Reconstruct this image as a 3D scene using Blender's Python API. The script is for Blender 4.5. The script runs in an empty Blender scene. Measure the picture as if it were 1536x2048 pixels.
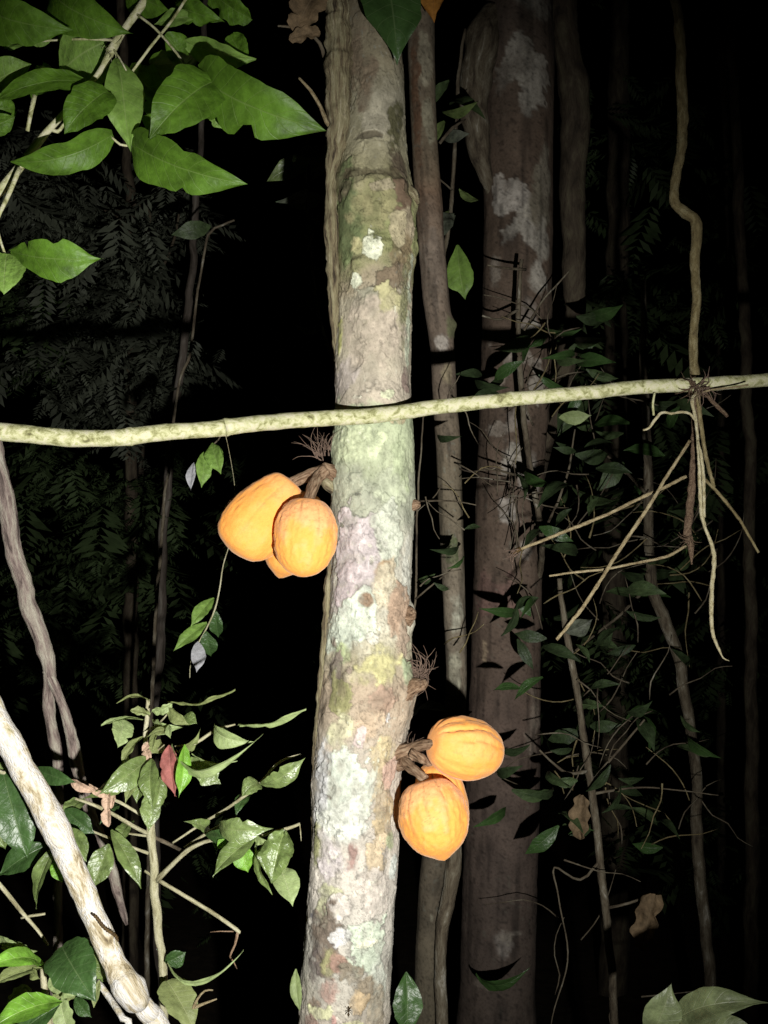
import bpy, math, random
import numpy as np
from mathutils import Vector, Matrix

random.seed(7)
SC = bpy.context.scene
COL = SC.collection
R = math.radians

# ------------------------------------------------------------------ camera
CAM = Vector((0, 0, 1.6))
PITCH = R(8)
FPX = 2196.0                       # focal length in photograph pixels (1536 x 2048)
FW = Vector((0, math.cos(PITCH), math.sin(PITCH)))
RT = Vector((1, 0, 0))
UP = Vector((0, -math.sin(PITCH), math.cos(PITCH)))
cd = bpy.data.cameras.new('camera')
cd.sensor_fit = 'VERTICAL'
cd.angle = 2 * math.atan(1024 / FPX)
cd.clip_start = 0.02
cd.clip_end = 300
cam = bpy.data.objects.new('camera', cd)
COL.objects.link(cam)
cam.matrix_world = Matrix((RT, UP, -FW)).transposed().to_4x4()
cam.location = CAM
SC.camera = cam


def P(px, py, d):
    """a point d metres in front of the camera, seen at this pixel of the photograph"""
    return CAM + d * (FW + (px - 768) / FPX * RT + (1024 - py) / FPX * UP)


# ------------------------------------------------------------------ night sky
w = bpy.data.worlds.new('World')
SC.world = w
w.use_nodes = True
wn = w.node_tree.nodes
sky = wn.new('ShaderNodeTexSky')
sky.sky_type = 'NISHITA'
sky.sun_disc = False
sky.sun_elevation = R(-9)
sky.sun_rotation = R(180)
bg = wn['Background']
w.node_tree.links.new(sky.outputs[0], bg.inputs[0])
bg.inputs[1].default_value = 0.05

# the hand torch that lights the place: held right of and below the phone
ld = bpy.data.lights.new('hand_torch', 'SPOT')
ld.energy = 325
ld.color = (1.0, 0.98, 0.93)
ld.spot_size = R(75)
ld.spot_blend = 1.0
ld.shadow_soft_size = 0.012
torch = bpy.data.objects.new('hand_torch', ld)
COL.objects.link(torch)
torch.location = CAM + 0.22 * RT - 0.26 * UP
aim = P(500, 1290, 2.0)
torch.rotation_euler = (aim - torch.location).to_track_quat('-Z', 'Y').to_euler()

vs = SC.view_settings
vs.view_transform = 'Standard'
vs.look = 'None'
vs.exposure = 0
vs.gamma = 1
vs.use_curve_mapping = False

# ------------------------------------------------------------------ noise
def _h(ix, iy, iz):
    h = (ix * 374761393 + iy * 668265263 + iz * 2246822519) & 0xFFFFFFFF
    h = ((h ^ (h >> 13)) * 1274126177) & 0xFFFFFFFF
    return ((h ^ (h >> 16)) & 0xFFFF) / 65535.0


def vn(x, y, z=None):
    """value noise, 0..1"""
    x = np.asarray(x, float); y = np.asarray(y, float)
    z = np.zeros_like(x) if z is None else np.asarray(z, float) + 0 * x
    i, j, k = np.floor(x), np.floor(y), np.floor(z)
    fx, fy, fz = x - i, y - j, z - k
    i, j, k = i.astype(np.int64), j.astype(np.int64), k.astype(np.int64)
    fx, fy, fz = [f * f * (3 - 2 * f) for f in (fx, fy, fz)]
    r = 0
    for a in (0, 1):
        for b in (0, 1):
            for c in (0, 1):
                r = r + _h(i + a, j + b, k + c) * (fx if a else 1 - fx) * (fy if b else 1 - fy) * (fz if c else 1 - fz)
    return r


def fbm(x, y, z=None, o=4):
    s, a, t = 0, 0.5, 0
    for n in range(o):
        f = 2.03 ** n
        s = s + a * vn(np.asarray(x) * f + 17.3 * n, np.asarray(y) * f + 5.1 * n, None if z is None else np.asarray(z) * f + 9.7 * n)
        t += a
        a *= 0.5
    return s / t


def sstep(a, b, x):
    t = np.clip((x - a) / (b - a), 0, 1)
    return t * t * (3 - 2 * t)


# ------------------------------------------------------------------ materials
def new_mat(name):
    m = bpy.data.materials.new(name)
    m.use_nodes = True
    return m, m.node_tree.nodes, m.node_tree.links, m.node_tree.nodes['Principled BSDF']


def ramp(n, stops):
    r = n.new('ShaderNodeValToRGB')
    e = r.color_ramp.elements
    while len(e) < len(stops):
        e.new(0.5)
    for q, (p, c) in zip(e, stops):
        q.position = p
        q.color = (*c, 1)
    return r


def bark(name, stops, scale=22, stretch=0.35, rough=0.85, bump=0.5, spec=0.25, along=True):
    m, n, l, b = new_mat(name)
    tc = n.new('ShaderNodeTexCoord')
    mp = n.new('ShaderNodeMapping')
    mp.inputs['Scale'].default_value = (1, 1, stretch)
    if along:                       # z of this attribute runs along the stem
        at = n.new('ShaderNodeAttribute')
        at.attribute_name = 'grain'
        l.new(at.outputs['Vector'], mp.inputs[0])
    else:
        l.new(tc.outputs['Object'], mp.inputs[0])
    a = n.new('ShaderNodeTexNoise')
    a.inputs['Scale'].default_value = scale
    a.inputs['Detail'].default_value = 7
    a.inputs['Roughness'].default_value = 0.66
    a.inputs['Distortion'].default_value = 0.5
    l.new(mp.outputs[0], a.inputs['Vector'])
    r = ramp(n, stops)
    l.new(a.outputs[0], r.inputs[0])
    l.new(r.outputs[0], b.inputs['Base Color'])
    f = n.new('ShaderNodeTexNoise')
    f.inputs['Scale'].default_value = scale * 9
    f.inputs['Detail'].default_value = 4
    l.new(mp.outputs[0], f.inputs['Vector'])
    bp = n.new('ShaderNodeBump')
    bp.inputs['Strength'].default_value = bump
    bp.inputs['Distance'].default_value = 0.003
    l.new(f.outputs[0], bp.inputs['Height'])
    l.new(bp.outputs[0], b.inputs['Normal'])
    b.inputs['Roughness'].default_value = rough
    b.inputs['Specular IOR Level'].default_value = spec
    return m


def painted_bark(name, rough=0.82, grain=260, spec=0.25, bump=0.45, con=1.0):
    """colour comes from the mesh's own albedo attribute, grain from noise"""
    m, n, l, b = new_mat(name)
    at = n.new('ShaderNodeAttribute')
    at.attribute_name = 'albedo'
    tc = n.new('ShaderNodeTexCoord')
    f = n.new('ShaderNodeTexNoise')
    f.inputs['Scale'].default_value = grain
    f.inputs['Detail'].default_value = 5
    f.inputs['Roughness'].default_value = 0.7
    l.new(tc.outputs['Object'], f.inputs['Vector'])
    r = ramp(n, [(0.3, (1 - .38 * con, 1 - .40 * con, 1 - .43 * con)), (0.5, (1, 1, 1)), (0.72, (1 + .18 * con, 1 + .17 * con, 1 + .15 * con))])
    l.new(f.outputs[0], r.inputs[0])
    mx = n.new('ShaderNodeMix')
    mx.data_type = 'RGBA'
    mx.blend_type = 'MULTIPLY'
    mx.inputs[0].default_value = 1
    l.new(at.outputs['Color'], mx.inputs[6])
    l.new(r.outputs[0], mx.inputs[7])
    l.new(mx.outputs[2], b.inputs['Base Color'])
    bp = n.new('ShaderNodeBump')
    bp.inputs['Strength'].default_value = bump
    bp.inputs['Distance'].default_value = 0.002
    l.new(f.outputs[0], bp.inputs['Height'])
    l.new(bp.outputs[0], b.inputs['Normal'])
    b.inputs['Roughness'].default_value = rough
    b.inputs['Specular IOR Level'].default_value = spec
    return m


def leaf_mat(name, c, vein, var=0.35, rough=0.42, trans=0.22, spec=0.45, spots=None):
    m, n, l, b = new_mat(name)
    uv = n.new('ShaderNodeUVMap')
    sp = n.new('ShaderNodeSeparateXYZ')
    l.new(uv.outputs[0], sp.inputs[0])

    def mth(op, a, bb=None, c3=None):
        k = n.new('ShaderNodeMath')
        k.operation = op
        for i, v in enumerate((a, bb, c3)):
            if v is None:
                continue
            if isinstance(v, (int, float)):
                k.inputs[i].default_value = v
            else:
                l.new(v, k.inputs[i])
        return k.outputs[0]
    t = sp.outputs[0]
    s = mth('ABSOLUTE', mth('SUBTRACT', mth('MULTIPLY', sp.outputs[1], 2), 1))
    mid = mth('SMOOTH_MIN', mth('MULTIPLY', s, 22), 1, 0.1)
    fr = mth('ABSOLUTE', mth('SUBTRACT', mth('FRACT', mth('MULTIPLY', mth('SUBTRACT', t, mth('MULTIPLY', s, 0.16)), 9)), 0.5))
    sv = mth('SMOOTH_MIN', mth('ADD', mth('MULTIPLY', fr, 14), 0.35), 1, 0.1)
    ve = mth('SUBTRACT', 1, mth('MULTIPLY', mid, sv))
    tc = n.new('ShaderNodeTexCoord')
    nz = n.new('ShaderNodeTexNoise')
    nz.inputs['Scale'].default_value = 5
    nz.inputs['Detail'].default_value = 6
    nz.inputs['Roughness'].default_value = 0.7
    oi = n.new('ShaderNodeObjectInfo')
    ad = n.new('ShaderNodeVectorMath')
    ad.operation = 'ADD'
    l.new(tc.outputs['Object'], ad.inputs[0])
    l.new(oi.outputs['Location'], ad.inputs[1])
    l.new(ad.outputs[0], nz.inputs['Vector'])
    lo = tuple(x * (1 - var) for x in c)
    hi = tuple(x * (1 + var) for x in c)
    stops = [(0.3, lo), (0.68, hi)]
    if spots:
        stops += [(0.72, spots)]
    r = ramp(n, stops)
    l.new(nz.outputs[0], r.inputs[0])
    mx = n.new('ShaderNodeMix')
    mx.data_type = 'RGBA'
    l.new(mth('MULTIPLY', ve, 0.75), mx.inputs[0])
    l.new(r.outputs[0], mx.inputs[6])
    mx.inputs[7].default_value = (*vein, 1)
    l.new(mx.outputs[2], b.inputs['Base Color'])
    bp = n.new('ShaderNodeBump')
    bp.inputs['Strength'].default_value = 0.5
    bp.inputs['Distance'].default_value = 0.009
    n2 = n.new('ShaderNodeTexNoise')
    n2.inputs['Scale'].default_value = 9
    n2.inputs['Detail'].default_value = 5
    l.new(ad.outputs[0], n2.inputs['Vector'])
    l.new(mth('ADD', mth('MULTIPLY', ve, -0.12), mth('MULTIPLY', n2.outputs[0], 0.55)), bp.inputs['Height'])
    l.new(bp.outputs[0], b.inputs['Normal'])
    b.inputs['Roughness'].default_value = rough
    b.inputs['Specular IOR Level'].default_value = spec
    tr = n.new('ShaderNodeBsdfTranslucent')
    tm = n.new('ShaderNodeMix')
    tm.data_type = 'RGBA'
    tm.blend_type = 'MULTIPLY'
    tm.inputs[0].default_value = 1
    l.new(mx.outputs[2], tm.inputs[6])
    tm.inputs[7].default_value = (1.5, 1.7, 0.5, 1)
    l.new(tm.outputs[2], tr.inputs[0])
    ms = n.new('ShaderNodeMixShader')
    ms.inputs[0].default_value = trans
    l.new(b.outputs[0], ms.inputs[1])
    l.new(tr.outputs[0], ms.inputs[2])
    l.new(ms.outputs[0], n['Material Output'].inputs[0])
    return m


M = {}
M['trunk'] = painted_bark('lichen_bark', con=.55, bump=.6)
M['bigtrunk'] = painted_bark('brown_bark', grain=120)
M['pod'] = painted_bark('pod_skin', rough=0.72, grain=230, spec=0.2, bump=0.35, con=0.28)
M['pod'].node_tree.nodes['Principled BSDF'].inputs['Sheen Weight'].default_value = 0.3
M['pod'].node_tree.nodes['Principled BSDF'].inputs['Sheen Roughness'].default_value = 0.4
M['pod'].node_tree.nodes['Principled BSDF'].inputs['Sheen Tint'].default_value = (1, 0.75, 0.6, 1)
M['vine'] = bark('vine_bark', [(0.30, (0.10, 0.09, 0.04)), (0.41, (0.28, 0.28, 0.13)), (0.50, (0.46, 0.46, 0.26)), (0.60, (0.55, 0.52, 0.38)), (0.70, (0.38, 0.40, 0.17))], 75, 0.9, bump=.5)
M['climber'] = bark('climber_bark', [(0.36, (0.04, 0.03, 0.02)), (0.46, (0.17, 0.135, 0.08)), (0.56, (0.25, 0.225, 0.13)), (0.70, (0.40, 0.35, 0.25))], 130, 0.10, bump=1)
M['liana'] = bark('liana_bark', [(0.3, (0.08, 0.06, 0.03)), (0.5, (0.20, 0.16, 0.075)), (0.68, (0.32, 0.28, 0.16))], 120, 0.35, bump=1)
M['twig'] = bark('dry_twig', [(0.32, (0.13, 0.09, 0.045)), (0.5, (0.34, 0.27, 0.15)), (0.68, (0.50, 0.43, 0.27))], 240, 0.4, bump=1)
M['paletwig'] = bark('pale_twig', [(0.32, (0.24, 0.19, 0.09)), (0.48, (0.54, 0.48, 0.29)), (0.68, (0.70, 0.65, 0.47))], 220, 0.4, bump=1)
M['stub'] = bark('brown_stub', [(0.32, (0.05, 0.03, 0.02)), (0.5, (0.17, 0.11, 0.07)), (0.68, (0.27, 0.20, 0.13))], 260, 0.7, bump=1)
M['palestem'] = bark('pale_stem', [(0.30, (0.10, 0.075, 0.045)), (0.38, (0.27, 0.22, 0.13)), (0.45, (0.44, 0.39, 0.29)), (0.54, (0.52, 0.51, 0.50)), (0.63, (0.42, 0.37, 0.25)), (0.72, (0.22, 0.21, 0.10))], 46, 0.45, bump=1)
M['deadstem'] = bark('dead_stem', [(0.34, (0.06, 0.045, 0.04)), (0.46, (0.22, 0.17, 0.15)), (0.58, (0.34, 0.31, 0.25)), (0.7, (0.46, 0.43, 0.37))], 80, 0.16, bump=1)
M['sapstem'] = bark('sapling_stem', [(0.32, (0.16, 0.135, 0.07)), (0.5, (0.36, 0.34, 0.21)), (0.68, (0.50, 0.47, 0.34))], 160, 0.2, bump=.8)
M['stalk'] = bark('pod_stalk', [(0.36, (0.06, 0.035, 0.02)), (0.47, (0.24, 0.15, 0.09)), (0.58, (0.38, 0.26, 0.17)), (0.7, (0.48, 0.38, 0.26))], 260, 0.18, bump=1)
M['hair'] = bark('dry_hair', [(0.3, (0.08, 0.05, 0.04)), (0.7, (0.22, 0.155, 0.115))], 300, 0.6)
M['darkstem'] = bark('dark_stem', [(0.34, (0.035, 0.026, 0.018)), (0.48, (0.10, 0.08, 0.053)), (0.60, (0.16, 0.14, 0.10)), (0.70, (0.34, 0.32, 0.27))], 45, 0.3, bump=1)
M['dimbark'] = bark('dim_bark', [(0.34, (0.025, 0.019, 0.013)), (0.5, (0.065, 0.05, 0.034)), (0.66, (0.11, 0.095, 0.06))], 30, 0.3, bump=1)
M['pole'] = bark('pole_bark', [(0.34, (0.04, 0.032, 0.024)), (0.52, (0.11, 0.09, 0.075)), (0.68, (0.22, 0.20, 0.17))], 24, 0.2, bump=1)
M['soil'] = bark('leaf_litter', [(0.3, (0.015, 0.011, 0.007)), (0.55, (0.045, 0.032, 0.02)), (0.75, (0.08, 0.06, 0.035))], 14, 1, along=False)
M['insect'] = bark('insect_shell', [(0.35, (0.02, 0.013, 0.006)), (0.65, (0.10, 0.06, 0.02))], 260, 1, rough=0.4)
M['deadleaf'] = leaf_mat('dead_leaf_skin', (0.15, 0.105, 0.06), (0.19, 0.14, 0.085), 0.6, 0.8, 0.12, 0.2)
M['g_vine'] = leaf_mat('vine_leaf_green', (0.08, 0.165, 0.016), (0.16, 0.25, 0.06), 0.5, 0.5, 0.24, 0.35)
M['g_vine2'] = leaf_mat('vine_leaf_pale', (0.16, 0.27, 0.055), (0.28, 0.38, 0.13), 0.45, 0.5, 0.26, 0.35)
M['g_grey'] = leaf_mat('leaf_grey_green', (0.125, 0.175, 0.055), (0.27, 0.31, 0.14), 0.5, 0.34, 0.2, 0.65, (0.26, 0.30, 0.15))
M['g_mottle'] = leaf_mat('leaf_mottled', (0.14, 0.19, 0.065), (0.26, 0.30, 0.14), 0.55, 0.34, 0.18, 0.65, (0.42, 0.45, 0.30))
M['g_dark'] = leaf_mat('leaf_dark_green', (0.035, 0.075, 0.02), (0.10, 0.15, 0.06), 0.35, 0.38, 0.12, 0.45)
M['g_bright'] = leaf_mat('leaf_bright_green', (0.15, 0.32, 0.035), (0.32, 0.46, 0.12), 0.4, 0.4, 0.25, 0.5)
M['g_pale'] = leaf_mat('leaf_pale_green', (0.26, 0.33, 0.14), (0.42, 0.46, 0.26), 0.3, 0.5, 0.2, 0.4)
M['g_olive'] = leaf_mat('leaf_olive', (0.20, 0.235, 0.09), (0.32, 0.34, 0.17), 0.3, 0.5, 0.2, 0.4)
M['g_red'] = leaf_mat('leaf_red_brown', (0.25, 0.085, 0.075), (0.36, 0.17, 0.14), 0.35, 0.7, 0.12, 0.25)
M['g_lilac'] = leaf_mat('leaf_lilac_grey', (0.30, 0.30, 0.32), (0.40, 0.40, 0.42), 0.3, 0.6, 0.1, 0.4)
M['g_pink'] = leaf_mat('bract_pink', (0.42, 0.29, 0.21), (0.48, 0.36, 0.26), 0.4, 0.6, 0.15, 0.3)
M['g_orange'] = leaf_mat('withered_orange', (0.48, 0.22, 0.045), (0.40, 0.18, 0.06), 0.3, 0.6, 0.15, 0.3)
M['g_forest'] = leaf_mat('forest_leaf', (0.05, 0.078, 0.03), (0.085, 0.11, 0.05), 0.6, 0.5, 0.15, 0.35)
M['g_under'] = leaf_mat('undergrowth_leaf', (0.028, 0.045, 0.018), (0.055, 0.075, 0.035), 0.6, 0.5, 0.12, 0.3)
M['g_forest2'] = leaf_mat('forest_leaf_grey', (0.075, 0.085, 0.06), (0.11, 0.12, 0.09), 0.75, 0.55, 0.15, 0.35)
M['g_dull'] = leaf_mat('leaf_dull_green', (0.115, 0.14, 0.065), (0.20, 0.22, 0.12), 0.5, 0.45, 0.15, 0.45, (0.20, 0.22, 0.13))


# ------------------------------------------------------------------ object helpers
def tag(o, label=None, cat=None, group=None, kind=None):
    for k, v in (('label', label), ('category', cat), ('group', group), ('kind', kind)):
        if v:
            o[k] = v
    return o


def thing(name, label, cat, base, group=None):
    o = bpy.data.objects.new(name, None)
    o.empty_display_size = 0.05
    COL.objects.link(o)
    o.location = base
    return tag(o, label, cat, group)


def mk(name, v, f, mat, parent=None, base=None, col=None, uv=None, smooth=True):
    """mesh object from world-space vertices"""
    v = np.asarray(v, float)
    grain = v[:, 3:] if v.shape[1] == 6 else None
    v = v[:, :3]
    root = parent
    while root is not None and root.parent is not None:
        root = root.parent
    b = np.array(root.location if root is not None else (base if base is not None else (0, 0, 0)))
    me = bpy.data.meshes.new(name)
    me.from_pydata((v - b).tolist(), [], f if isinstance(f, list) else f.tolist())
    if smooth:
        me.shade_smooth()
    if col is not None:
        a = me.color_attributes.new('albedo', 'FLOAT_COLOR', 'POINT')
        c4 = np.ones((len(v), 4), np.float32)
        c4[:, :3] = col
        a.data.foreach_set('color', c4.ravel())
    if grain is not None:
        ga = me.attributes.new('grain', 'FLOAT_VECTOR', 'POINT')
        ga.data.foreach_set('vector', grain.astype(np.float32).ravel())
    if uv is not None:
        ul = me.uv_layers.new(name='UVMap')
        li = np.empty(len(me.loops), np.int32)
        me.loops.foreach_get('vertex_index', li)
        ul.data.foreach_set('uv', np.asarray(uv, np.float32)[li].ravel())
    me.materials.append(M[mat] if isinstance(mat, str) else mat)
    o = bpy.data.objects.new(name, me)
    COL.objects.link(o)
    if parent is not None:
        o.parent = parent
    elif base is not None:
        o.location = base
    return o


def resample(pts, rad, step):
    """Catmull-Rom through the points"""
    p = np.array([list(q) for q in pts], float)
    r = np.array(rad, float)
    e = np.vstack([2 * p[0] - p[1], p, 2 * p[-1] - p[-2]])
    out, ro = [], []
    for i in range(len(p) - 1):
        a, b, c, d = e[i:i + 4]
        n = max(2, int(np.linalg.norm(c - b) / step))
        for t in np.arange(n) / n:
            out.append(0.5 * ((2 * b) + (c - a) * t + (2 * a - 5 * b + 4 * c - d) * t * t + (3 * b - a - 3 * c + d) * t ** 3))
            ro.append(r[i] + (r[i + 1] - r[i]) * (t * t * (3 - 2 * t)))
    out.append(p[-1])
    ro.append(r[-1])
    return np.array(out), np.array(ro)


def tube_geo(pts, rad, seg=8, step=0.01, wob=0.0, rough=0.12, seed=0, freq=None):
    c, r = resample(pts, rad, step)
    n = len(c)
    t = np.gradient(c, axis=0)
    t /= np.linalg.norm(t, axis=1)[:, None] + 1e-12
    if wob:
        s = np.arange(n) * step * 9
        c = c + wob * (np.stack([fbm(s, s * 0 + seed + k * 7.7, o=3) for k in range(3)], 1) - 0.5)
    u = np.cross(t[0], (0.3, 0.9, 0.31))
    u /= np.linalg.norm(u)
    us = []
    for k in range(n):
        u = u - t[k] * np.dot(u, t[k])
        u /= np.linalg.norm(u) + 1e-12
        us.append(u)
    us = np.array(us)
    vv = np.cross(t, us)
    a = np.arange(seg) / seg * 2 * math.pi
    dirs = us[:, None, :] * np.cos(a)[None, :, None] + vv[:, None, :] * np.sin(a)[None, :, None]
    fq = freq or 0.6 / max(r.mean(), 1e-4)
    q = (c[:, None, :] + dirs * r[:, None, None]) * fq
    rr = r[:, None] * (1 + rough * 2 * (fbm(q[..., 0] + seed * 3.1, q[..., 1], q[..., 2], 3) - 0.5))
    v = (c[:, None, :] + dirs * rr[..., None]).reshape(-1, 3)
    arc = np.concatenate([[0], np.cumsum(np.linalg.norm(np.diff(c, axis=0), axis=1))])
    g = np.stack([r[:, None] * np.cos(a)[None, :] + seed * .37, r[:, None] * np.sin(a)[None, :] + 0 * arc[:, None], np.repeat(arc[:, None], seg, 1)], -1).reshape(-1, 3)
    v = np.hstack([v, g])
    f = []
    for k in range(n - 1):
        for j in range(seg):
            j2 = (j + 1) % seg
            f.append((k * seg + j, k * seg + j2, (k + 1) * seg + j2, (k + 1) * seg + j))
    f.append(tuple(range(seg))[::-1])
    f.append(tuple((n - 1) * seg + j for j in range(seg)))
    return v, f


def tube(name, pts, mat, parent=None, label=None, cat=None, group=None, seg=8, step=0.012, wob=0.004, rough=0.12, seed=None, freq=None):
    """pts: (px, py, depth, radius in photograph pixels)"""
    seed = random.random() * 50 if seed is None else seed
    w3 = [P(a, b, d) for a, b, d, _ in pts]
    rr = [q / FPX * d for _, _, d, q in pts]
    v, f = tube_geo(w3, rr, seg, step, wob, rough, seed, freq)
    o = mk(name, v, f, mat, parent, None if parent else w3[0])
    if label:
        tag(o, label, cat, group)
    return o


def join(geos):
    v, f, k = [], [], 0
    for a, b in geos:
        v.append(a)
        f += [tuple(i + k for i in q) for q in b]
        k += len(a)
    return np.vstack(v), f


# ------------------------------------------------------------------ leaves
PROF = {
    'heart': [(0, .12), (.03, .27), (.12, .42), (.28, .5), (.5, .49), (.7, .40), (.84, .25), (.92, .11), (.96, .05), (1, .004)],
    'ellip': [(0, .02), (.1, .20), (.3, .42), (.5, .5), (.68, .43), (.83, .23), (.91, .08), (.96, .03), (1, .004)],
    'obov': [(0, .03), (.2, .22), (.45, .42), (.65, .5), (.80, .40), (.88, .17), (.94, .06), (1, .004)],
    'blade': [(0, .2), (.2, .42), (.5, .5), (.8, .34), (1, .02)],
    'ragged': [(0, .1), (.1, .4), (.25, .34), (.4, .5), (.55, .36), (.7, .46), (.85, .22), (.92, .30), (1, .03)],
}


def leaf_mesh(kind='ellip', ratio=0.45, fold=0.15, droop=0.1, wave=0.03, quilt=0.012, nl=22, nw=10, seed=0, bites=0, twist=0.0):
    """unit-length leaf along +X, face +Z; ratio = full width / length"""
    t = np.linspace(0, 1, nl + 1)
    pr = np.array(PROF[kind])
    hw = np.interp(t, pr[:, 0], pr[:, 1])
    hw = np.convolve(np.pad(hw, 1, 'edge'), [0.2, 0.6, 0.2], 'valid')
    hw[-1] = 0.003
    s = np.linspace(-1, 1, nw + 1)
    T, S = np.meshgrid(t, s, indexing='ij')
    H = np.repeat(hw[:, None], nw + 1, 1)
    rg = random.Random(seed)
    edge = 1 + 0.16 * (fbm(T * 7 + seed, np.sign(S) * 3 + seed * 1.7, o=4) - 0.5) * 2
    for _ in range(bites):
        tb, sb, wb, db = rg.uniform(.25, .9), rg.choice((-1, 1)), rg.uniform(.02, .06), rg.uniform(.2, .55)
        edge = edge - np.where(S * sb > 0, db * np.exp(-((T - tb) / wb) ** 2), 0)
    Y = S * H * edge * ratio
    A = np.abs(S)
    Z = fold * np.abs(Y) - 0.35 * fold * (A ** 3) * H * ratio
    Z = Z + droop * (4 * T * (1 - T)) * 0.5 - droop * 0.55 * T ** 3
    Z = Z + wave * (fbm(T * 4 + seed * 2.3, S * 1.3 + seed, o=3) - 0.5) * 2 * (0.3 + A)
    Z = Z + quilt * ratio * np.abs(np.sin((T - 0.16 * A) * 9 * math.pi)) * sstep(0, .2, A)
    if twist:
        an = twist * (T - 0.3)
        Y, Z = Y * np.cos(an) - Z * np.sin(an), Y * np.sin(an) + Z * np.cos(an)
    v = np.stack([T, Y, Z], -1).reshape(-1, 3)
    f = []
    m = nw + 1
    for i in range(nl):
        for j in range(nw):
            f.append((i * m + j, (i + 1) * m + j, (i + 1) * m + j + 1, i * m + j + 1))
    uv = np.stack([T, (S + 1) / 2], -1).reshape(-1, 2)
    return v, f, uv


LM = {}


def leaf_data(key, **kw):
    if key in LM:
        return LM[key]
    v, f, uv = leaf_mesh(**kw)
    me = bpy.data.meshes.new('leaf')
    me.from_pydata(v.tolist(), [], f)
    me.shade_smooth()
    ul = me.uv_layers.new(name='UVMap')
    li = np.empty(len(me.loops), np.int32)
    me.loops.foreach_get('vertex_index', li)
    ul.data.foreach_set('uv', uv.astype(np.float32)[li].ravel())
    LM[key] = me
    return me


LN = [0]


def leaf(parent, b, t, wpx, roll=0, mat='g_grey', kind='ellip', fold=0.2, droop=0.12, wave=0.04, bites=0, twist=0.0, name='leaf', quilt=0.012, label=None, cat=None, nl=22, nw=10, share=None, group=None):
    """b, t: (px, py, depth) of base and tip; roll turns the blade about its length from facing the camera"""
    LN[0] += 1
    B, Tp = P(*b), P(*t)
    X = Tp - B
    L = X.length
    X.normalize()
    V = (CAM - (B + Tp) / 2).normalized()
    Z = (V - V.dot(X) * X).normalized()
    Z = Matrix.Rotation(R(roll), 3, X) @ Z
    Y = Z.cross(X)
    W = wpx / FPX * (b[2] + t[2]) / 2
    if share is not None:
        me0 = leaf_data((kind, share), kind=kind, ratio=0.5, fold=fold, droop=droop, wave=wave, seed=share, bites=bites, nl=8, nw=4)
        key = (kind, share, mat)
        if key not in LM:
            me = me0.copy()
            me.materials.append(M[mat])
            LM[key] = me
        me = LM[key]
        sy = W / L / 0.5
    else:
        me = leaf_data(('u', LN[0]), kind=kind, ratio=W / L, fold=fold, droop=droop, wave=wave, seed=LN[0] * 1.37 % 40, bites=bites, twist=twist, quilt=quilt, nl=nl, nw=nw)
        me.materials.append(M[mat])
        sy = 1
    o = bpy.data.objects.new(name, me)
    COL.objects.link(o)
    off = B - parent.location if parent else B
    mw = Matrix((X * L, Y * L * sy, Z * L)).transposed().to_4x4()
    mw.translation = off
    if parent:
        o.parent = parent
    o.matrix_basis = mw
    if label:
        tag(o, label, cat, group)
    return o


# ------------------------------------------------------------------ ground
n = 120
gx = np.linspace(-30, 30, n)
gy = np.linspace(-8, 52, n)
GX, GY = np.meshgrid(gx, gy, indexing='ij')
GZ = -0.02 + 0.25 * (fbm(GX * 0.35, GY * 0.35, o=4) - 0.55) * sstep(0.5, 5, np.hypot(GX, GY))
gv = np.stack([GX, GY, GZ], -1).reshape(-1, 3)
gf = [(i * n + j, (i + 1) * n + j, (i + 1) * n + j + 1, i * n + j + 1) for i in range(n - 1) for j in range(n - 1)]
tag(mk('ground', gv, gf, 'soil'), kind='structure')


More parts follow.
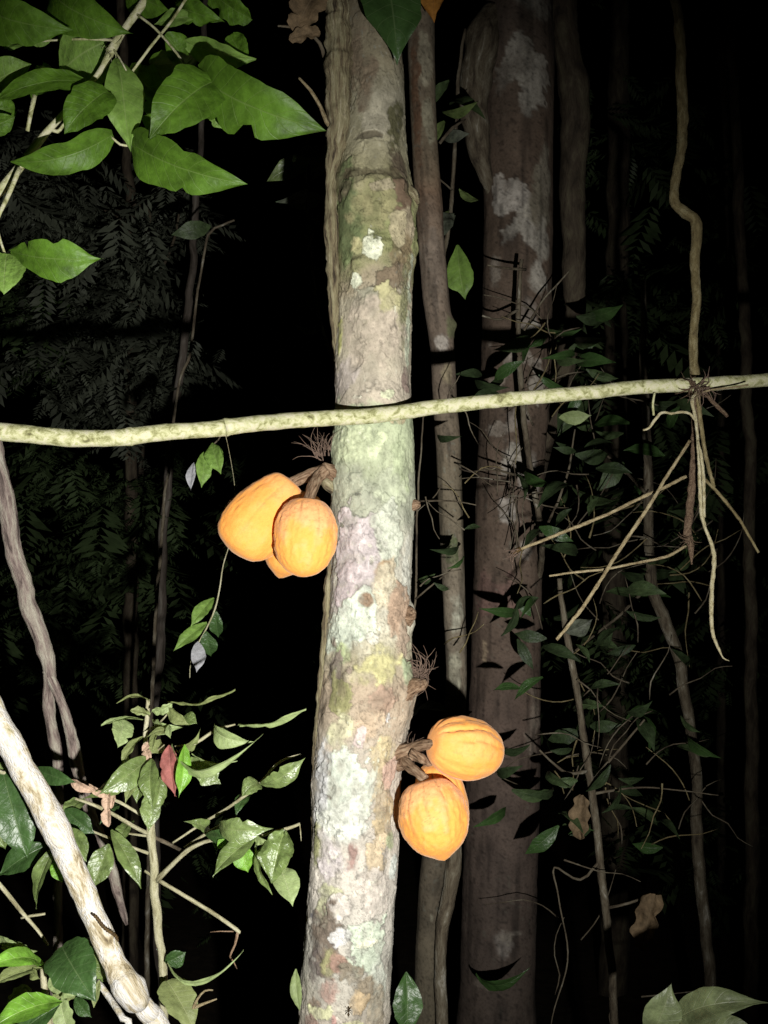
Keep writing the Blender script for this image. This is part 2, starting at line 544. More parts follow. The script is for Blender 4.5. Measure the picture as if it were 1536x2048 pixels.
# ------------------------------------------------------------------ big trunks
def trunk_geo(edges, depth, zones, patches, bumps, seg, vis=2.0, amp=1.0, seed=0, up_to=-1300, flare=0.6, crack=0.5, crust=None, streak=0.45, sat=1.0, plates=0.0, fleck=.5):
    e = np.array(edges, float)
    zlow = -0.06
    vlow = ((zlow - CAM.z) / depth - math.sin(PITCH)) / math.cos(PITCH)
    pylow = 1024 - vlow * FPX
    py = np.concatenate([np.arange(up_to, -80, 14), np.arange(-80, 2120, vis), np.arange(2120, pylow, 14), [pylow]])

    def ex(col):
        y = np.interp(py, e[:, 0], e[:, col])
        k0 = (e[2, col] - e[0, col]) / (e[2, 0] - e[0, 0]) * 0.6
        k1 = (e[-1, col] - e[-3, col]) / (e[-1, 0] - e[-3, 0])
        y = np.where(py < e[0, 0], e[0, col] + k0 * (py - e[0, 0]), y)
        return np.where(py > e[-1, 0], e[-1, col] + k1 * (py - e[-1, 0]), y)
    Lx, Rx = ex(1), ex(2)
    sm = lambda a: np.convolve(np.pad(a, 6, 'edge'), np.ones(13) / 13, 'valid')
    cx, r = sm((Lx + Rx) / 2), sm(np.abs(Rx - Lx) / 2)
    r = r * (1 + flare * sstep(pylow - 500, pylow, py))
    th = (np.arange(seg) / seg * 2 - 1) * math.pi
    PY, TH = np.meshgrid(py, th, indexing='ij')
    RR = np.repeat(r[:, None], seg, 1)
    CX = np.repeat(cx[:, None], seg, 1)
    ct, st = np.cos(TH), np.sin(TH)
    k = 0.02
    nx, nz, ny = st * RR * k, ct * RR * k, PY * k          # noise space, 1 unit = 50 px
    big = fbm(nx * 0.5 + seed, ny * 0.35, nz * 0.5, 3) - 0.5
    med = fbm(nx * 2 + seed, ny * 1.3, nz * 2, 4) - 0.5
    fine = fbm(nx * 7 + seed, ny * 6, nz * 7, 4) - 0.5
    dist = fbm(nx * 1.6 + 40 + seed, ny * 1.6, nz * 1.6, 4) - 0.5
    disp = RR * amp * (0.10 * big + 0.045 * med + 0.03 * fine)
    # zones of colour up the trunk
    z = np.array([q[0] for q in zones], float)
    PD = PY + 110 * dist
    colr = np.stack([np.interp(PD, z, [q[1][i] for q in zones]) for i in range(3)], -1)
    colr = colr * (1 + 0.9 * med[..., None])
    warp = 0.95 * dist + 0.5 * med + 0.35 * fine
    wide = fbm(nx * 1.1 + 90 + seed, ny * 0.8, nz * 1.1, 4) - 0.5
    med2 = fbm(nx * 3.1 + 130 + seed, ny * 2.0, nz * 3.1, 4) - 0.5
    for (x, y, rx, ry, c, hgt, line) in patches:
        cc, rr = np.interp(y, py, cx), np.interp(y, py, r)
        tp = math.asin(max(-0.98, min(0.98, (x - cc) / rr)))
        ds = RR * np.arctan2(np.sin(TH - tp), np.cos(TH - tp))
        dd = 1 - np.sqrt((ds / rx) ** 2 + ((PY - y) / ry) ** 2) + warp * 1.25 * (1 + 9 / min(rx, ry)) + wide * 2.0 * min(1.0, 14 / min(rx, ry) + .5)
        so = 0.08 if line >= 0.3 else 0.30
        mk_ = (sstep(-so, so, dd) * (0.72 + 0.5 * sstep(-.15, .1, med2)))[..., None].clip(0, 1)
        c = np.array(c) * (1 + 0.9 * fine[..., None] + 0.8 * med2[..., None])
        colr = colr * (1 - mk_) + c * mk_
        disp = disp + hgt * mk_[..., 0]
        if line:
            ln = np.exp(-((dd + 0.05) / 0.05) ** 2)[..., None]
            colr = colr * (1 - line * ln)
            disp = disp - 1.2 * line * ln[..., 0]
    # fine dark cracks
    cr = np.abs(fbm(nx * 4.5 + 9 + seed, ny * 1.6, nz * 4.5, 3) - 0.5)
    gate = sstep(0.48, 0.62, fbm(nx * 0.8 + 70, ny * 0.5, nz * 0.8, 3))
    cm = (np.exp(-(cr / 0.012) ** 2) * gate * crack)[..., None]
    colr = colr * (1 - 0.7 * cm)
    disp = disp - 1.5 * cm[..., 0]
    # crusty squiggles, flecks and streaks
    iso = fbm(nx * 3.0 + 210 + seed, ny * 2.2, nz * 3.0, 3)
    sq = np.exp(-(np.abs(np.sin(iso * 34)) / 0.16) ** 2)
    if crust:
        cg = np.interp(PY, [q[0] for q in crust], [q[1] for q in crust]) * sstep(0.40, 0.62, fbm(nx * 1.0 + 300, ny * 0.7, nz, 3))
        colr = colr * (1 - (0.55 * sq * cg)[..., None]) * (1 + (0.22 * cg * (1 - sq))[..., None])
        disp = disp - 1.0 * sq * cg
    fl = fbm(nx * 11 + 400, ny * 9, nz * 11, 2)
    colr = colr * (1 - fleck * sstep(.68, .78, fl))[..., None]
    lf = sstep(.70, .80, fbm(nx * 9 + 500, ny * 6, nz * 9, 2))[..., None] * sstep(.45, .6, fbm(nx * .9 + 600, ny * .9, nz * .9, 3))[..., None]
    colr = colr * (1 - .6 * lf) + np.array((.5, .5, .42)) * colr.mean(-1, keepdims=True) / .35 * .6 * lf
    stk = fbm(nx * 5 + 700, ny * 0.5, nz * 5, 3)
    colr = colr * (1 - streak * sstep(.52, .72, stk))[..., None]
    gy_ = colr.mean(-1, keepdims=True)
    colr = gy_ + (colr - gy_) * sat
    for fq, sd_, lv in ((0.9, 810, .5), (1.3, 930, .54), (1.0, 1050, .45)):
        pl = fbm(nx * fq + sd_ + seed, ny * fq * .8, nz * fq, 4) - lv
        ed = np.exp(-(pl / .0065) ** 2) * plates * (.25 + .75 * sstep(.42, .6, fbm(nx * .7 + sd_ + 77, ny * .6, nz * .7, 2)))
        colr = colr * (1 - .55 * ed)[..., None]
        disp = disp - 1.6 * ed + plates * 1.3 * sstep(0, .02, pl)
    for (x, y, rad, hgt) in bumps:
        cc, rr = np.interp(y, py, cx), np.interp(y, py, r)
        tp = math.asin(max(-0.999, min(0.999, (x - cc) / rr)))
        ds = RR * np.arctan2(np.sin(TH - tp), np.cos(TH - tp))
        disp = disp + hgt * np.exp(-((ds / rad) ** 2 + ((PY - y) / rad) ** 2) * (1 + 1.6 * warp))
    RR = RR + disp
    sc = depth / FPX
    V = (1024 - PY) / FPX * depth
    off = np.array(CAM)[None, None, :] + depth * np.array(FW) + (((CX - 768) * sc)[..., None]) * np.array(RT) + V[..., None] * np.array(UP)
    pos = off + (RR * sc)[..., None] * (st[..., None] * np.array(RT) - ct[..., None] * np.array((0, 1, 0)))
    nr, m = pos.shape[:2]
    idx = np.arange(nr * m).reshape(nr, m)
    nxt = np.roll(idx, -1, 1)
    f = np.stack([idx[:-1], idx[1:], nxt[1:], nxt[:-1]], -1).reshape(-1, 4)
    f = f.tolist() + [idx[0].tolist()]
    return pos.reshape(-1, 3), f, np.clip(colr, 0.01, 0.85).reshape(-1, 3), np.array(off[-1, 0])


# the cocoa tree in front
EDG = [(-100, 688, 800), (0, 690, 800), (100, 694, 803), (200, 698, 808), (300, 688, 812), (350, 672, 818), (400, 674, 828), (440, 676, 832),
       (520, 678, 830), (600, 678, 822), (700, 673, 821), (800, 671, 822), (900, 664, 826), (1000, 663, 826), (1100, 662, 822),
       (1200, 656, 820), (1300, 652, 821), (1360, 645, 828), (1420, 638, 826), (1480, 633, 812), (1560, 628, 800), (1650, 625, 797),
       (1750, 620, 791), (1850, 613, 785), (1950, 606, 780), (2048, 600, 775)]
br, gr, tan, pg, mv, och, mint = (.20, .16, .11), (.15, .17, .06), (.38, .32, .25), (.38, .45, .28), (.46, .40, .43), (.44, .35, .22), (.52, .58, .50)
ZON = [(-200, br), (60, (.22, .18, .12)), (130, (.25, .215, .14)), (220, (.37, .34, .24)), (340, (.34, .31, .19)), (390, (.26, .24, .12)), (440, (.26, .29, .11)), (530, (.26, .27, .11)), (585, (.34, .28, .19)), (620, (.42, .37, .27)),
       (700, (.45, .40, .30)), (790, (.44, .38, .31)), (815, (.42, .36, .29)), (830, pg), (930, (.42, .47, .31)), (970, (.36, .39, .29)), (1020, (.36, .38, .30)), (1100, (.45, .43, .37)), (1200, (.48, .46, .40)),
       (1300, (.42, .38, .27)), (1380, (.38, .29, .21)), (1440, (.46, .37, .28)), (1500, (.48, .42, .36)), (1650, (.54, .49, .44)), (1760, (.55, .50, .46)), (1900, (.48, .46, .42)), (2048, (.46, .40, .34)), (2400, (.36, .31, .25)), (3200, (.2, .17, .12))]
lich = (.58, .61, .47)
PAT = [
    (770, 250, 40, 60, (.36, .33, .25), 0, 0), (720, 160, 30, 70, (.20, .15, .10), 0, 0), (790, 300, 24, 60, (.10, .095, .045), -1, .3), (795, 345, 22, 40, (.12, .09, .06), -1, 0),
    (700, 460, 34, 80, (.15, .19, .075), 1, 0), (765, 440, 46, 44, (.28, .26, .12), 1, 0), (804, 430, 26, 50, (.17, .11, .07), 1, .4), (808, 470, 18, 40, (.40, .33, .22), 1, 0),
    (800, 540, 26, 40, (.20, .15, .08), 0, 0), (745, 378, 60, 10, (.13, .11, .06), -2, .6), (690, 400, 20, 14, (.14, .12, .07), -1, .5), (815, 400, 16, 22, (.10, .07, .045), -2, .6), (765, 405, 24, 10, (.36, .31, .20), 2, .5), (742, 304, 26, 7, (.14, .12, .08), -2, .5), (790, 480, 14, 30, (.38, .33, .20), 1, .4), (748, 522, 19, 30, lich, 2, .5), (718, 518, 9, 14, (.50, .46, .22), 1, 0), (711, 578, 12, 20, lich, 2, .5),
    (780, 580, 32, 24, (.19, .14, .09), 2, .6), (776, 625, 34, 28, (.46, .43, .22), 2, .5), (790, 655, 18, 22, (.50, .47, .28), 1, .4), (806, 640, 12, 60, (.20, .20, .10), 0, 0), (735, 640, 18, 34, (.33, .32, .24), 1, .6),
    (682, 700, 7, 30, (.42, .42, .14), 1, 0), (814, 700, 7, 90, (.38, .42, .32), 1, 0), (712, 738, 17, 15, (.20, .18, .13), -3, .7), (775, 805, 13, 11, (.46, .48, .33), 1, .5), (715, 812, 16, 5, (.52, .49, .40), 1, .5), (812, 765, 12, 30, (.22, .16, .14), 0, .4),
    (690, 760, 40, 30, (.44, .38, .36), 0, 0), (750, 700, 50, 60, (.43, .36, .29), 0, 0),
    (720, 895, 50, 45, (.46, .52, .33), 1, .2), (690, 980, 40, 34, (.35, .37, .28), 1, 0), (780, 985, 40, 40, (.39, .43, .31), 1, .2), (795, 850, 20, 20, (.40, .33, .20), 0, .4), (800, 920, 22, 50, (.36, .42, .26), 0, 0),
    (715, 1105, 55, 75, mv, 2, .55), (690, 1190, 34, 40, (.44, .37, .40), 1, .2), (775, 1080, 30, 50, (.47, .50, .42), 1, .3), (768, 1150, 16, 18, (.34, .22, .12), 0, 0), (770, 1190, 20, 40, (.50, .44, .32), 1, 0), (812, 1150, 14, 50, (.52, .52, .47), 0, 0),
    (712, 1245, 42, 52, mint, 2, .35), (690, 1285, 40, 26, (.50, .56, .48), 1, 0), (732, 1206, 11, 9, (.26, .17, .11), -1, .1), (795, 1240, 27, 52, (.34, .23, .16), 3, .4), (800, 1290, 16, 30, (.32, .24, .18), 2, 0), (745, 1282, 12, 12, (.62, .60, .55), 2, .6),
    (745, 1330, 50, 40, (.46, .43, .20), 2, .25), (690, 1310, 24, 20, (.36, .42, .22), 1, 0), (675, 1340, 18, 40, (.22, .18, .15), 0, .3), (684, 1392, 26, 34, (.27, .26, .11), 1, .4), (702, 1340, 14, 14, (.28, .22, .18), 0, .6),
    (812, 1350, 16, 26, (.30, .36, .22), 1, 0), (765, 1400, 40, 26, (.34, .23, .17), 1, .3), (780, 1432, 10, 14, (.62, .62, .66), 1, .4), (740, 1450, 30, 40, (.44, .33, .23), 1, .2),
    (682, 1462, 30, 28, (.52, .50, .32), 1, .2), (722, 1470, 14, 26, (.50, .40, .40), 1, .3), (765, 1500, 26, 50, (.46, .38, .22), 1, .2),
    (700, 1570, 56, 84, (.52, .57, .51), 3, .3), (648, 1570, 22, 90, (.50, .50, .54), 1, 0), (690, 1640, 46, 40, (.58, .60, .56), 2, .2), (765, 1600, 22, 90, (.42, .33, .20), 1, .3), (780, 1545, 16, 30, (.48, .32, .26), 1, .5), (760, 1618, 16, 11, (.30, .25, .17), -1, .2),
    (638, 1690, 16, 34, (.34, .34, .16), 1, .2), (708, 1690, 11, 26, (.32, .20, .18), 0, .1), (752, 1700, 26, 40, (.50, .40, .27), 1, .4), (665, 1705, 26, 40, (.56, .50, .53), 1, .2), (783, 1720, 14, 24, (.56, .60, .58), 1, .3), (778, 1680, 12, 18, (.36, .40, .24), 1, 0),
    (662, 1790, 28, 36, (.44, .44, .28), 1, .3), (690, 1800, 26, 24, (.64, .58, .55), 2, .5), (745, 1770, 30, 50, (.56, .50, .46), 1, .3), (625, 1820, 14, 8, (.20, .19, .22), 0, 0),
    (650, 1880, 46, 64, (.20, .155, .125), 1, .3), (632, 1915, 24, 50, (.15, .12, .115), 0, 0), (664, 1905, 18, 24, (.36, .34, .16), 1, .2), (732, 1880, 50, 56, (.48, .55, .45), 2, .5), (690, 1860, 18, 20, (.54, .53, .55), 1, .3), (755, 1940, 24, 50, (.50, .54, .48), 1, .2), (726, 1868, 22, 5, (.66, .66, .52), 2, .3),
    (684, 1905, 16, 24, (.38, .23, .18), 1, .2), (706, 1925, 30, 26, (.24, .20, .15), 1, .3), (732, 1950, 30, 22, (.27, .22, .16), 1, .1), (660, 1960, 26, 24, (.44, .29, .25), 1, .2), (712, 1975, 24, 24, (.46, .34, .20), 1, .4), (640, 1985, 18, 12, (.24, .18, .14), 0, .2),
    (655, 2000, 34, 16, (.60, .60, .36), 2, .4), (676, 2018, 16, 26, (.62, .56, .50), 1, .4), (672, 2012, 6, 20, (.42, .24, .22), 0, .2), (700, 2030, 26, 16, (.54, .55, .30), 1, .3), (752, 2010, 18, 50, (.34, .29, .22), 1, .4), (628, 2035, 20, 22, (.30, .20, .17), 0, .3),
]
BMP = [(828, 395, 20, 8), (832, 500, 14, 6), (830, 1010, 9, 8), (770, 375, 34, 5), (750, 300, 26, 4), (780, 575, 26, 4), (712, 740, 15, -7), (775, 810, 14, 3), (822, 1225, 18, 8), (820, 1250, 14, 6), (832, 1372, 17, 14), (822, 1385, 30, 7), (815, 1350, 14, 5),
       (660, 1420, 14, 6), (760, 1622, 18, 6), (745, 1330, 40, 3), (640, 1560, 40, 3), (705, 1560, 50, 3), (660, 1340, 16, -5)]
_rb = random.Random(5)
BMP += [(_rb.uniform(690, 826), _rb.uniform(365, 560), _rb.uniform(7, 16), _rb.uniform(2.5, 7)) for _ in range(34)]
BMP += [(_rb.uniform(655, 815), _rb.uniform(1290, 1440), _rb.uniform(7, 18), _rb.uniform(1.5, 5)) for _ in range(24)]
BMP += [(_rb.uniform(620, 790), _rb.uniform(1600, 2040), _rb.uniform(7, 18), _rb.uniform(1, 3.5)) for _ in range(40)]
BMP += [(812, 430, 20, 7), (800, 455, 16, 6), (826, 420, 12, 8), (720, 392, 22, 6), (745, 300, 30, 5)]
v, f, c, base = trunk_geo(EDG, 2.0, ZON, PAT, BMP, 250, seed=3.0, crack=.35, amp=.9, streak=.06, sat=.8, plates=.8, fleck=.22, crust=[(-200, .2), (360, .5), (400, 1), (560, .9), (640, .3), (820, .15), (1000, .1), (1150, .3), (1330, .7), (1450, .7), (1560, .15), (1650, .5), (1800, .7), (2100, .7)])
cocoa = thing('cocoa_tree', 'lichen-patched cocoa tree trunk standing in the middle, bearing orange pods', 'tree', base)
ctrunk = mk('trunk', v, f, 'trunk', cocoa, col=c * np.array((.98, .975, .91)))


def tuft(parent, x, y, d, n_, length, ang, spread, mat='hair', rad=1.0, name='root_hairs', curl=0.4, seed=1):
    rg = random.Random(seed)
    gs = []
    for i in range(n_):
        a = R(ang + rg.uniform(-spread, spread))
        ln = length * rg.uniform(0.45, 1.0)
        x0, y0 = x + rg.uniform(-7, 7), y + rg.uniform(-7, 7)
        pts, rr = [], []
        dd = rg.uniform(-0.03, 0.02)
        bend = rg.uniform(-curl, curl)
        for k in range(5):
            q = k / 4
            aa = a + bend * q
            pts.append(P(x0 + math.cos(aa) * ln * q + rg.uniform(-1.5, 1.5), y0 - math.sin(aa) * ln * q + rg.uniform(-1.5, 1.5), d + dd * q))
            rr.append(rad * (1 - 0.75 * q) / FPX * d)
        gs.append(tube_geo(pts, rr, 4, 0.01, 0, 0, i))
    v, f = join(gs)
    return mk(name, v, f, mat, parent)


tuft(ctrunk, 832, 1345, 1.97, 46, 62, 8, 80, rad=1.2, seed=4, curl=3.0, name='dry_root_tuft')
tuft(ctrunk, 640, 915, 1.97, 18, 66, 118, 34, rad=1.2, seed=6, curl=.7)
tuft(ctrunk, 655, 905, 1.97, 16, 50, 100, 26, rad=1.1, seed=7, curl=.9)
tuft(ctrunk, 812, 1500, 1.97, 18, 44, 65, 60, rad=1.1, seed=8, curl=1.2)
# the bark knobs pods grow from
tube('knob', [(680, 950, 1.99, 18), (664, 945, 1.975, 15), (650, 938, 1.97, 12), (642, 930, 1.97, 9)], 'stalk', ctrunk, rough=0.4, step=0.004, seg=14)
tube('knob', [(672, 975, 1.99, 14), (658, 970, 1.975, 10), (648, 960, 1.975, 8)], 'climber', ctrunk, rough=0.5, step=0.004, seg=12)
tube('knob', [(790, 1512, 1.98, 18), (808, 1504, 1.96, 15), (824, 1497, 1.96, 11)], 'stalk', ctrunk, rough=0.5, step=0.004, seg=14)
tube('knob', [(790, 1530, 1.98, 16), (812, 1530, 1.95, 13), (826, 1536, 1.945, 9)], 'stalk', ctrunk, rough=0.5, step=0.004, seg=14)
tube('bract', [(822, 1505, 1.94, 9), (842, 1518, 1.93, 8), (852, 1528, 1.93, 3)], 'stalk', ctrunk, rough=0.4, step=0.004, seg=10)
tube('knob', [(806, 1395, 1.97, 22), (828, 1375, 1.96, 17), (846, 1368, 1.96, 12), (854, 1364, 1.96, 6)], 'stalk', ctrunk, rough=0.55, step=0.004, seg=14)
tube('knob', [(806, 1230, 1.98, 24), (822, 1228, 1.97, 16), (831, 1228, 1.97, 8)], 'stalk', ctrunk, rough=0.5, step=0.004, seg=14)
tube('knob', [(815, 1012, 1.99, 14), (832, 1010, 1.985, 11), (841, 1009, 1.985, 6)], 'stalk', ctrunk, rough=0.5, step=0.004, seg=12)
tube('knob', [(812, 385, 1.98, 16), (828, 392, 1.97, 12), (838, 408, 1.97, 5)], 'climber', ctrunk, rough=0.5, step=0.004, seg=12)
tube('crack_twig', [(712, 1395, 1.93, 1.6), (716, 1430, 1.925, 1.5), (700, 1480, 1.925, 1.4), (684, 1525, 1.925, 1.0), (676, 1545, 1.925, .5)], 'insect', ctrunk, seg=5, step=0.006, wob=0.002)
tube('dry_petiole', [(648, 115, 2.0, 4), (640, 88, 1.99, 4), (615, 64, 1.98, 3.4), (585, 55, 1.97, 3), (556, 53, 1.96, 2)], 'darkstem', ctrunk, seg=6)
tube('dry_petiole', [(672, 268, 1.985, 5), (654, 245, 1.975, 5), (642, 215, 1.98, 4), (622, 182, 1.96, 3.6), (598, 156, 1.95, 2.4)], 'twig', ctrunk, seg=6)

# stem that climbs up its left flank
cl = [(664, -1200, 2.02, 22), (668, -600, 2.01, 24), (672, -60, 1.985, 25), (676, 60, 1.98, 26), (679, 170, 1.975, 27), (677, 250, 1.975, 22), (668, 315, 1.98, 14), (662, 352, 1.985, 10), (662, 400, 1.985, 13), (662, 450, 1.985, 16), (664, 520, 1.985, 14), (667, 590, 1.985, 12),
      (670, 650, 1.99, 10), (676, 720, 2.0, 9), (678, 800, 2.005, 9), (674, 900, 2.005, 9), (669, 1000, 2.0, 9), (664, 1100, 1.995, 9), (658, 1180, 1.99, 10), (651, 1280, 1.985, 10), (643, 1380, 1.985, 11), (637, 1460, 1.985, 10), (632, 1560, 1.99, 9), (632, 1680, 2.0, 8), (628, 1800, 2.01, 8), (614, 2048, 2.02, 10), (590, 2500, 2.03, 12), (560, 3165, 2.05, 16)]
tube('climbing_stem', cl, 'climber', label='thin fissured stem climbing up the left flank of the cocoa tree', cat='climber', seg=20, step=0.004, wob=0.006, rough=0.45, freq=55)

# ------------------------------------------------------------------ pods
def pod(a, b, half, label, ridges=10, amp=0.05, seed=0, scurf=0.5, roll=0.0, tipr=0.5, stalk=None, wrinkle=1.0, nub=0.04, flat=1.0, obov=False, upper=False):
    """a: stalk end, b: tip (px, py, depth); half: half width in px"""
    A, B = P(*a), P(*b)
    ax = (B - A)
    L = ax.length
    ax.normalize()
    hw = half / FPX * (a[2] + b[2]) / 2
    V = (CAM - (A + B) / 2).normalized()
    Z = (V - V.dot(ax) * ax).normalized()
    Y = Z.cross(ax)
    nu, nv_ = 100, 120
    t = np.linspace(0, 1, nu)
    # blunt shoulders by the stalk, fuller towards the tip, blunt tip
    prof = np.interp(t, [0, .02, .06, .14, .28, .45, .6, .75, .86, .93, .97, .99, 1], [.10, .30, .50, .67, .83, .95, 1.0, .97, .86, .69, .48, .28, 0]) if obov else np.interp(t, [0, .015, .05, .12, .22, .35, .5, .65, .78, .87, .93, .97, .99, 1],
                     [.10, .26, .50, .73, .89, .98, 1.0, .94, .82, .67, .52, .34, .19, 0.0])
    prof = np.convolve(np.pad(prof, 3, 'edge'), np.array([1, 2, 3, 4, 3, 2, 1]) / 16, 'valid')
    prof[-1] = 0
    th = np.arange(nv_) / nv_ * 2 * math.pi
    T, TH = np.meshgrid(t, th, indexing='ij')
    PR = np.repeat(prof[:, None], nv_, 1)
    x, y, z = T * 6, np.cos(TH) * 3 * PR, np.sin(TH) * 3 * PR
    n1 = fbm(x * .6 + seed, y * .6, z * .6, 3) - .5
    n2 = fbm(x * 2.2 + seed, y * 2.2, z * 2.2, 4) - .5
    n3 = fbm(x * 1.0 + seed, y * 4.5, z * 4.5, 4) - .5
    ph = TH * ridges / 2 + roll + 1.3 * n1 + 0.5 * n2
    fur = np.abs(np.sin(ph))
    irr = sstep(.36, .64, fbm(np.cos(TH) * 2.2 + seed * 3, np.sin(TH) * 2.2, T * 1.5, 2))
    groove = np.exp(-(fur / 0.13) ** 2) * (0.25 + irr)
    env = sstep(0, .12, T) * (1 - 0.55 * sstep(.55, 1, T))
    strong = 1 + 1.0 * (1 - sstep(0.05, .5, T))
    if upper:
        strong = strong * (.22 + .78 * sstep(-.15, .6, np.cos(TH)))
        groove = groove * (.3 + .9 * sstep(-.1, .5, np.cos(TH)))
    rad = PR * (1 + 0.10 * n1 + amp * 0.62 * (fur ** 0.7 - 0.6) * env * strong * (0.35 + 0.9 * irr) + wrinkle * (0.022 * n2 + 0.045 * n3) - 0.35 * amp * groove * env * strong)
    axd = T + 0.03 * np.exp(-(T / .06) ** 2) * 0 - 0.05 * (PR < 0.5) * 0
    # shoulders bulge back past the stalk
    axd = axd - 0.045 * sstep(0.0, 0.6, PR) * (1 - sstep(0, .25, T))
    axd = axd + nub * np.exp(-((PR) / 0.25) ** 2) * (T > .5)
    pos = np.array(A) + (axd * L)[..., None] * np.array(ax) + (rad * hw)[..., None] * (np.cos(TH)[..., None] * np.array(Y) + (flat * np.sin(TH))[..., None] * np.array(Z))
    f = []
    for i in range(nu - 1):
        for j in range(nv_):
            j2 = (j + 1) % nv_
            f.append((i * nv_ + j, (i + 1) * nv_ + j, (i + 1) * nv_ + j2, i * nv_ + j2))
    f.append(tuple(range(nv_)))
    o1, o2, pk, bn = np.array((.90, .375, .075)), np.array((.90, .39, .085)), np.array((.88, .42, .18)), np.array((.38, .18, .075))
    m1 = sstep(-.2, .25, n2 + n1)[..., None]
    colr = o1 * (1 - m1) + o2 * m1
    sc_ = np.clip(scurf * (sstep(-.1, .35, n1 + .5 * n2 + .3 * (.5 - T)) + .5 * (1 - sstep(0, .6, T))), 0, .9)[..., None]
    colr = colr * (1 - sc_) + pk * sc_
    dk = np.clip(groove * env * (0.12 + 0.6 * (1 - sstep(0.1, .6, T))) * sstep(-.25, .1, n2 + .1) + 0.7 * np.exp(-(np.abs(n2) / .010) ** 2) * scurf * sstep(-.05, .15, n1 + .25 * (.5 - T)) + 0.5 * np.exp(-(np.abs(n3) / .008) ** 2) * (1 - sstep(0, .55, T)) * sstep(-.1, .1, n1), 0, .85)[..., None]
    colr = colr * (1 - dk) + bn * dk
    base = A
    root = thing('cocoa_pod', label, 'cocoa pod', A, 'ripe orange cocoa pods')
    mk('husk', pos.reshape(-1, 3), f, 'pod', root, col=colr.reshape(-1, 3))
    if stalk:
        w3 = [P(q[0], q[1], q[2]) for q in stalk]
        rr = [q[3] / FPX * q[2] for q in stalk]
        v, ff = tube_geo(w3, rr, 14, 0.004, 0.0, 0.25, seed, 90)
        mk('stalk', v, ff, 'stalk', root)
    return root


pod((582, 962, 1.965), (464, 1104, 1.945), 68, 'large smooth orange pod, leftmost of the upper cluster', seed=1.3, amp=0.028, scurf=.35, roll=.5, obov=True, flat=.8, nub=.0, stalk=[(652, 935, 1.965, 11), (630, 945, 1.962, 11), (606, 955, 1.963, 11.5), (580, 968, 1.965, 11)])
pod((616, 1000, 1.915), (604, 1154, 1.885), 64, 'orange pod with pinkish scurf in front of the upper cluster, touching the trunk', seed=4.1, amp=0.02, scurf=.85, roll=.2, flat=.85, wrinkle=1.9, nub=.0, stalk=[(650, 940, 1.955, 13), (636, 955, 1.945, 12), (624, 978, 1.92, 11.5), (615, 1006, 1.90, 11)])
pod((612, 985, 1.98), (560, 1150, 2.0), 56, 'pod mostly hidden behind the other two of the upper cluster', seed=7.7, amp=0.04, scurf=.6, stalk=[(655, 945, 1.985, 9), (635, 962, 1.982, 9), (610, 990, 1.98, 9)])
pod((863, 1487, 1.925), (1002, 1508, 1.975), 62, 'deeply furrowed orange pod sticking out sideways from the lower cluster', seed=2.9, ridges=14, upper=True, amp=0.11, scurf=.35, roll=.1, nub=.02, stalk=[(808, 1502, 1.965, 11), (826, 1496, 1.96, 11), (846, 1490, 1.94, 10), (876, 1488, 1.922, 10.5)])
pod((849, 1562, 1.90), (887, 1714, 1.87), 70, 'orange pod with a pointed tip hanging lowest, right beside the trunk', seed=5.2, amp=0.03, wrinkle=1.9, scurf=.85, roll=.8, nub=.05, stalk=[(808, 1522, 1.955, 11), (822, 1535, 1.93, 11), (836, 1546, 1.91, 10), (850, 1560, 1.90, 10)])
pod((868, 1528, 1.98), (902, 1690, 2.0), 52, 'yellow-orange pod of which only a sliver shows behind the lowest pod', seed=9.4, amp=0.06, scurf=.2, roll=.3, stalk=[(815, 1512, 1.975, 9), (840, 1515, 1.975, 9), (868, 1532, 1.98, 9)])

# ------------------------------------------------------------------ vine across the picture and hanging dead stems
hv = [(-500, 800, 1.62, 19), (-200, 835, 1.66, 19), (-40, 858, 1.70, 19), (50, 868, 1.72, 18), (160, 877, 1.74, 17.5), (240, 875, 1.757, 17), (262, 873, 1.762, 19), (285, 871, 1.767, 17), (430, 856, 1.80, 16), (452, 853, 1.805, 18.5), (474, 851, 1.81, 16), (600, 840, 1.875, 16), (760, 828, 1.908, 15.5), (880, 813, 1.912, 15), (1000, 801, 1.90, 14), (1020, 799, 1.903, 16), (1040, 797, 1.906, 14), (1130, 789, 1.92, 14), (1260, 776, 1.94, 14), (1390, 769, 1.96, 14), (1540, 759, 1.99, 13.5), (1800, 745, 2.05, 13.5), (2300, 700, 2.2, 13)]
tube('vine', hv, 'vine', label='smooth pale yellow-green vine stretched across in front of the cocoa trunk', cat='vine', seg=18, step=0.005, wob=0.006, rough=0.09, freq=45)
hl = [(1330, -700, 2.1, 10), (1338, -200, 2.08, 9), (1346, -30, 2.07, 9), (1357, 60, 2.06, 10), (1360, 160, 2.06, 11), (1364, 260, 2.06, 11), (1354, 340, 2.05, 9), (1348, 400, 2.04, 10), (1372, 425, 2.03, 12), (1390, 450, 2.02, 11), (1389, 530, 2.02, 9), (1391, 600, 2.01, 9), (1386, 690, 2.01, 9), (1388, 760, 2.0, 10), (1392, 800, 1.99, 9)]
tube('hanging_liana', hl, 'liana', label='kinked brown liana hanging down to the horizontal vine at right', cat='liana', seg=10, step=0.006, wob=0.01, rough=0.28, freq=60)

GT = 'dead stems dangling from the vine at right'
def dt(pts, label, mat='twig', **k):
    pts = [(a, b, d, q * .84) for a, b, d, q in pts]
    return tube('dead_stem', pts, mat, label=label, cat='dead stem', group=GT, seg=8, step=0.005, wob=0.007, rough=0.42, **k)


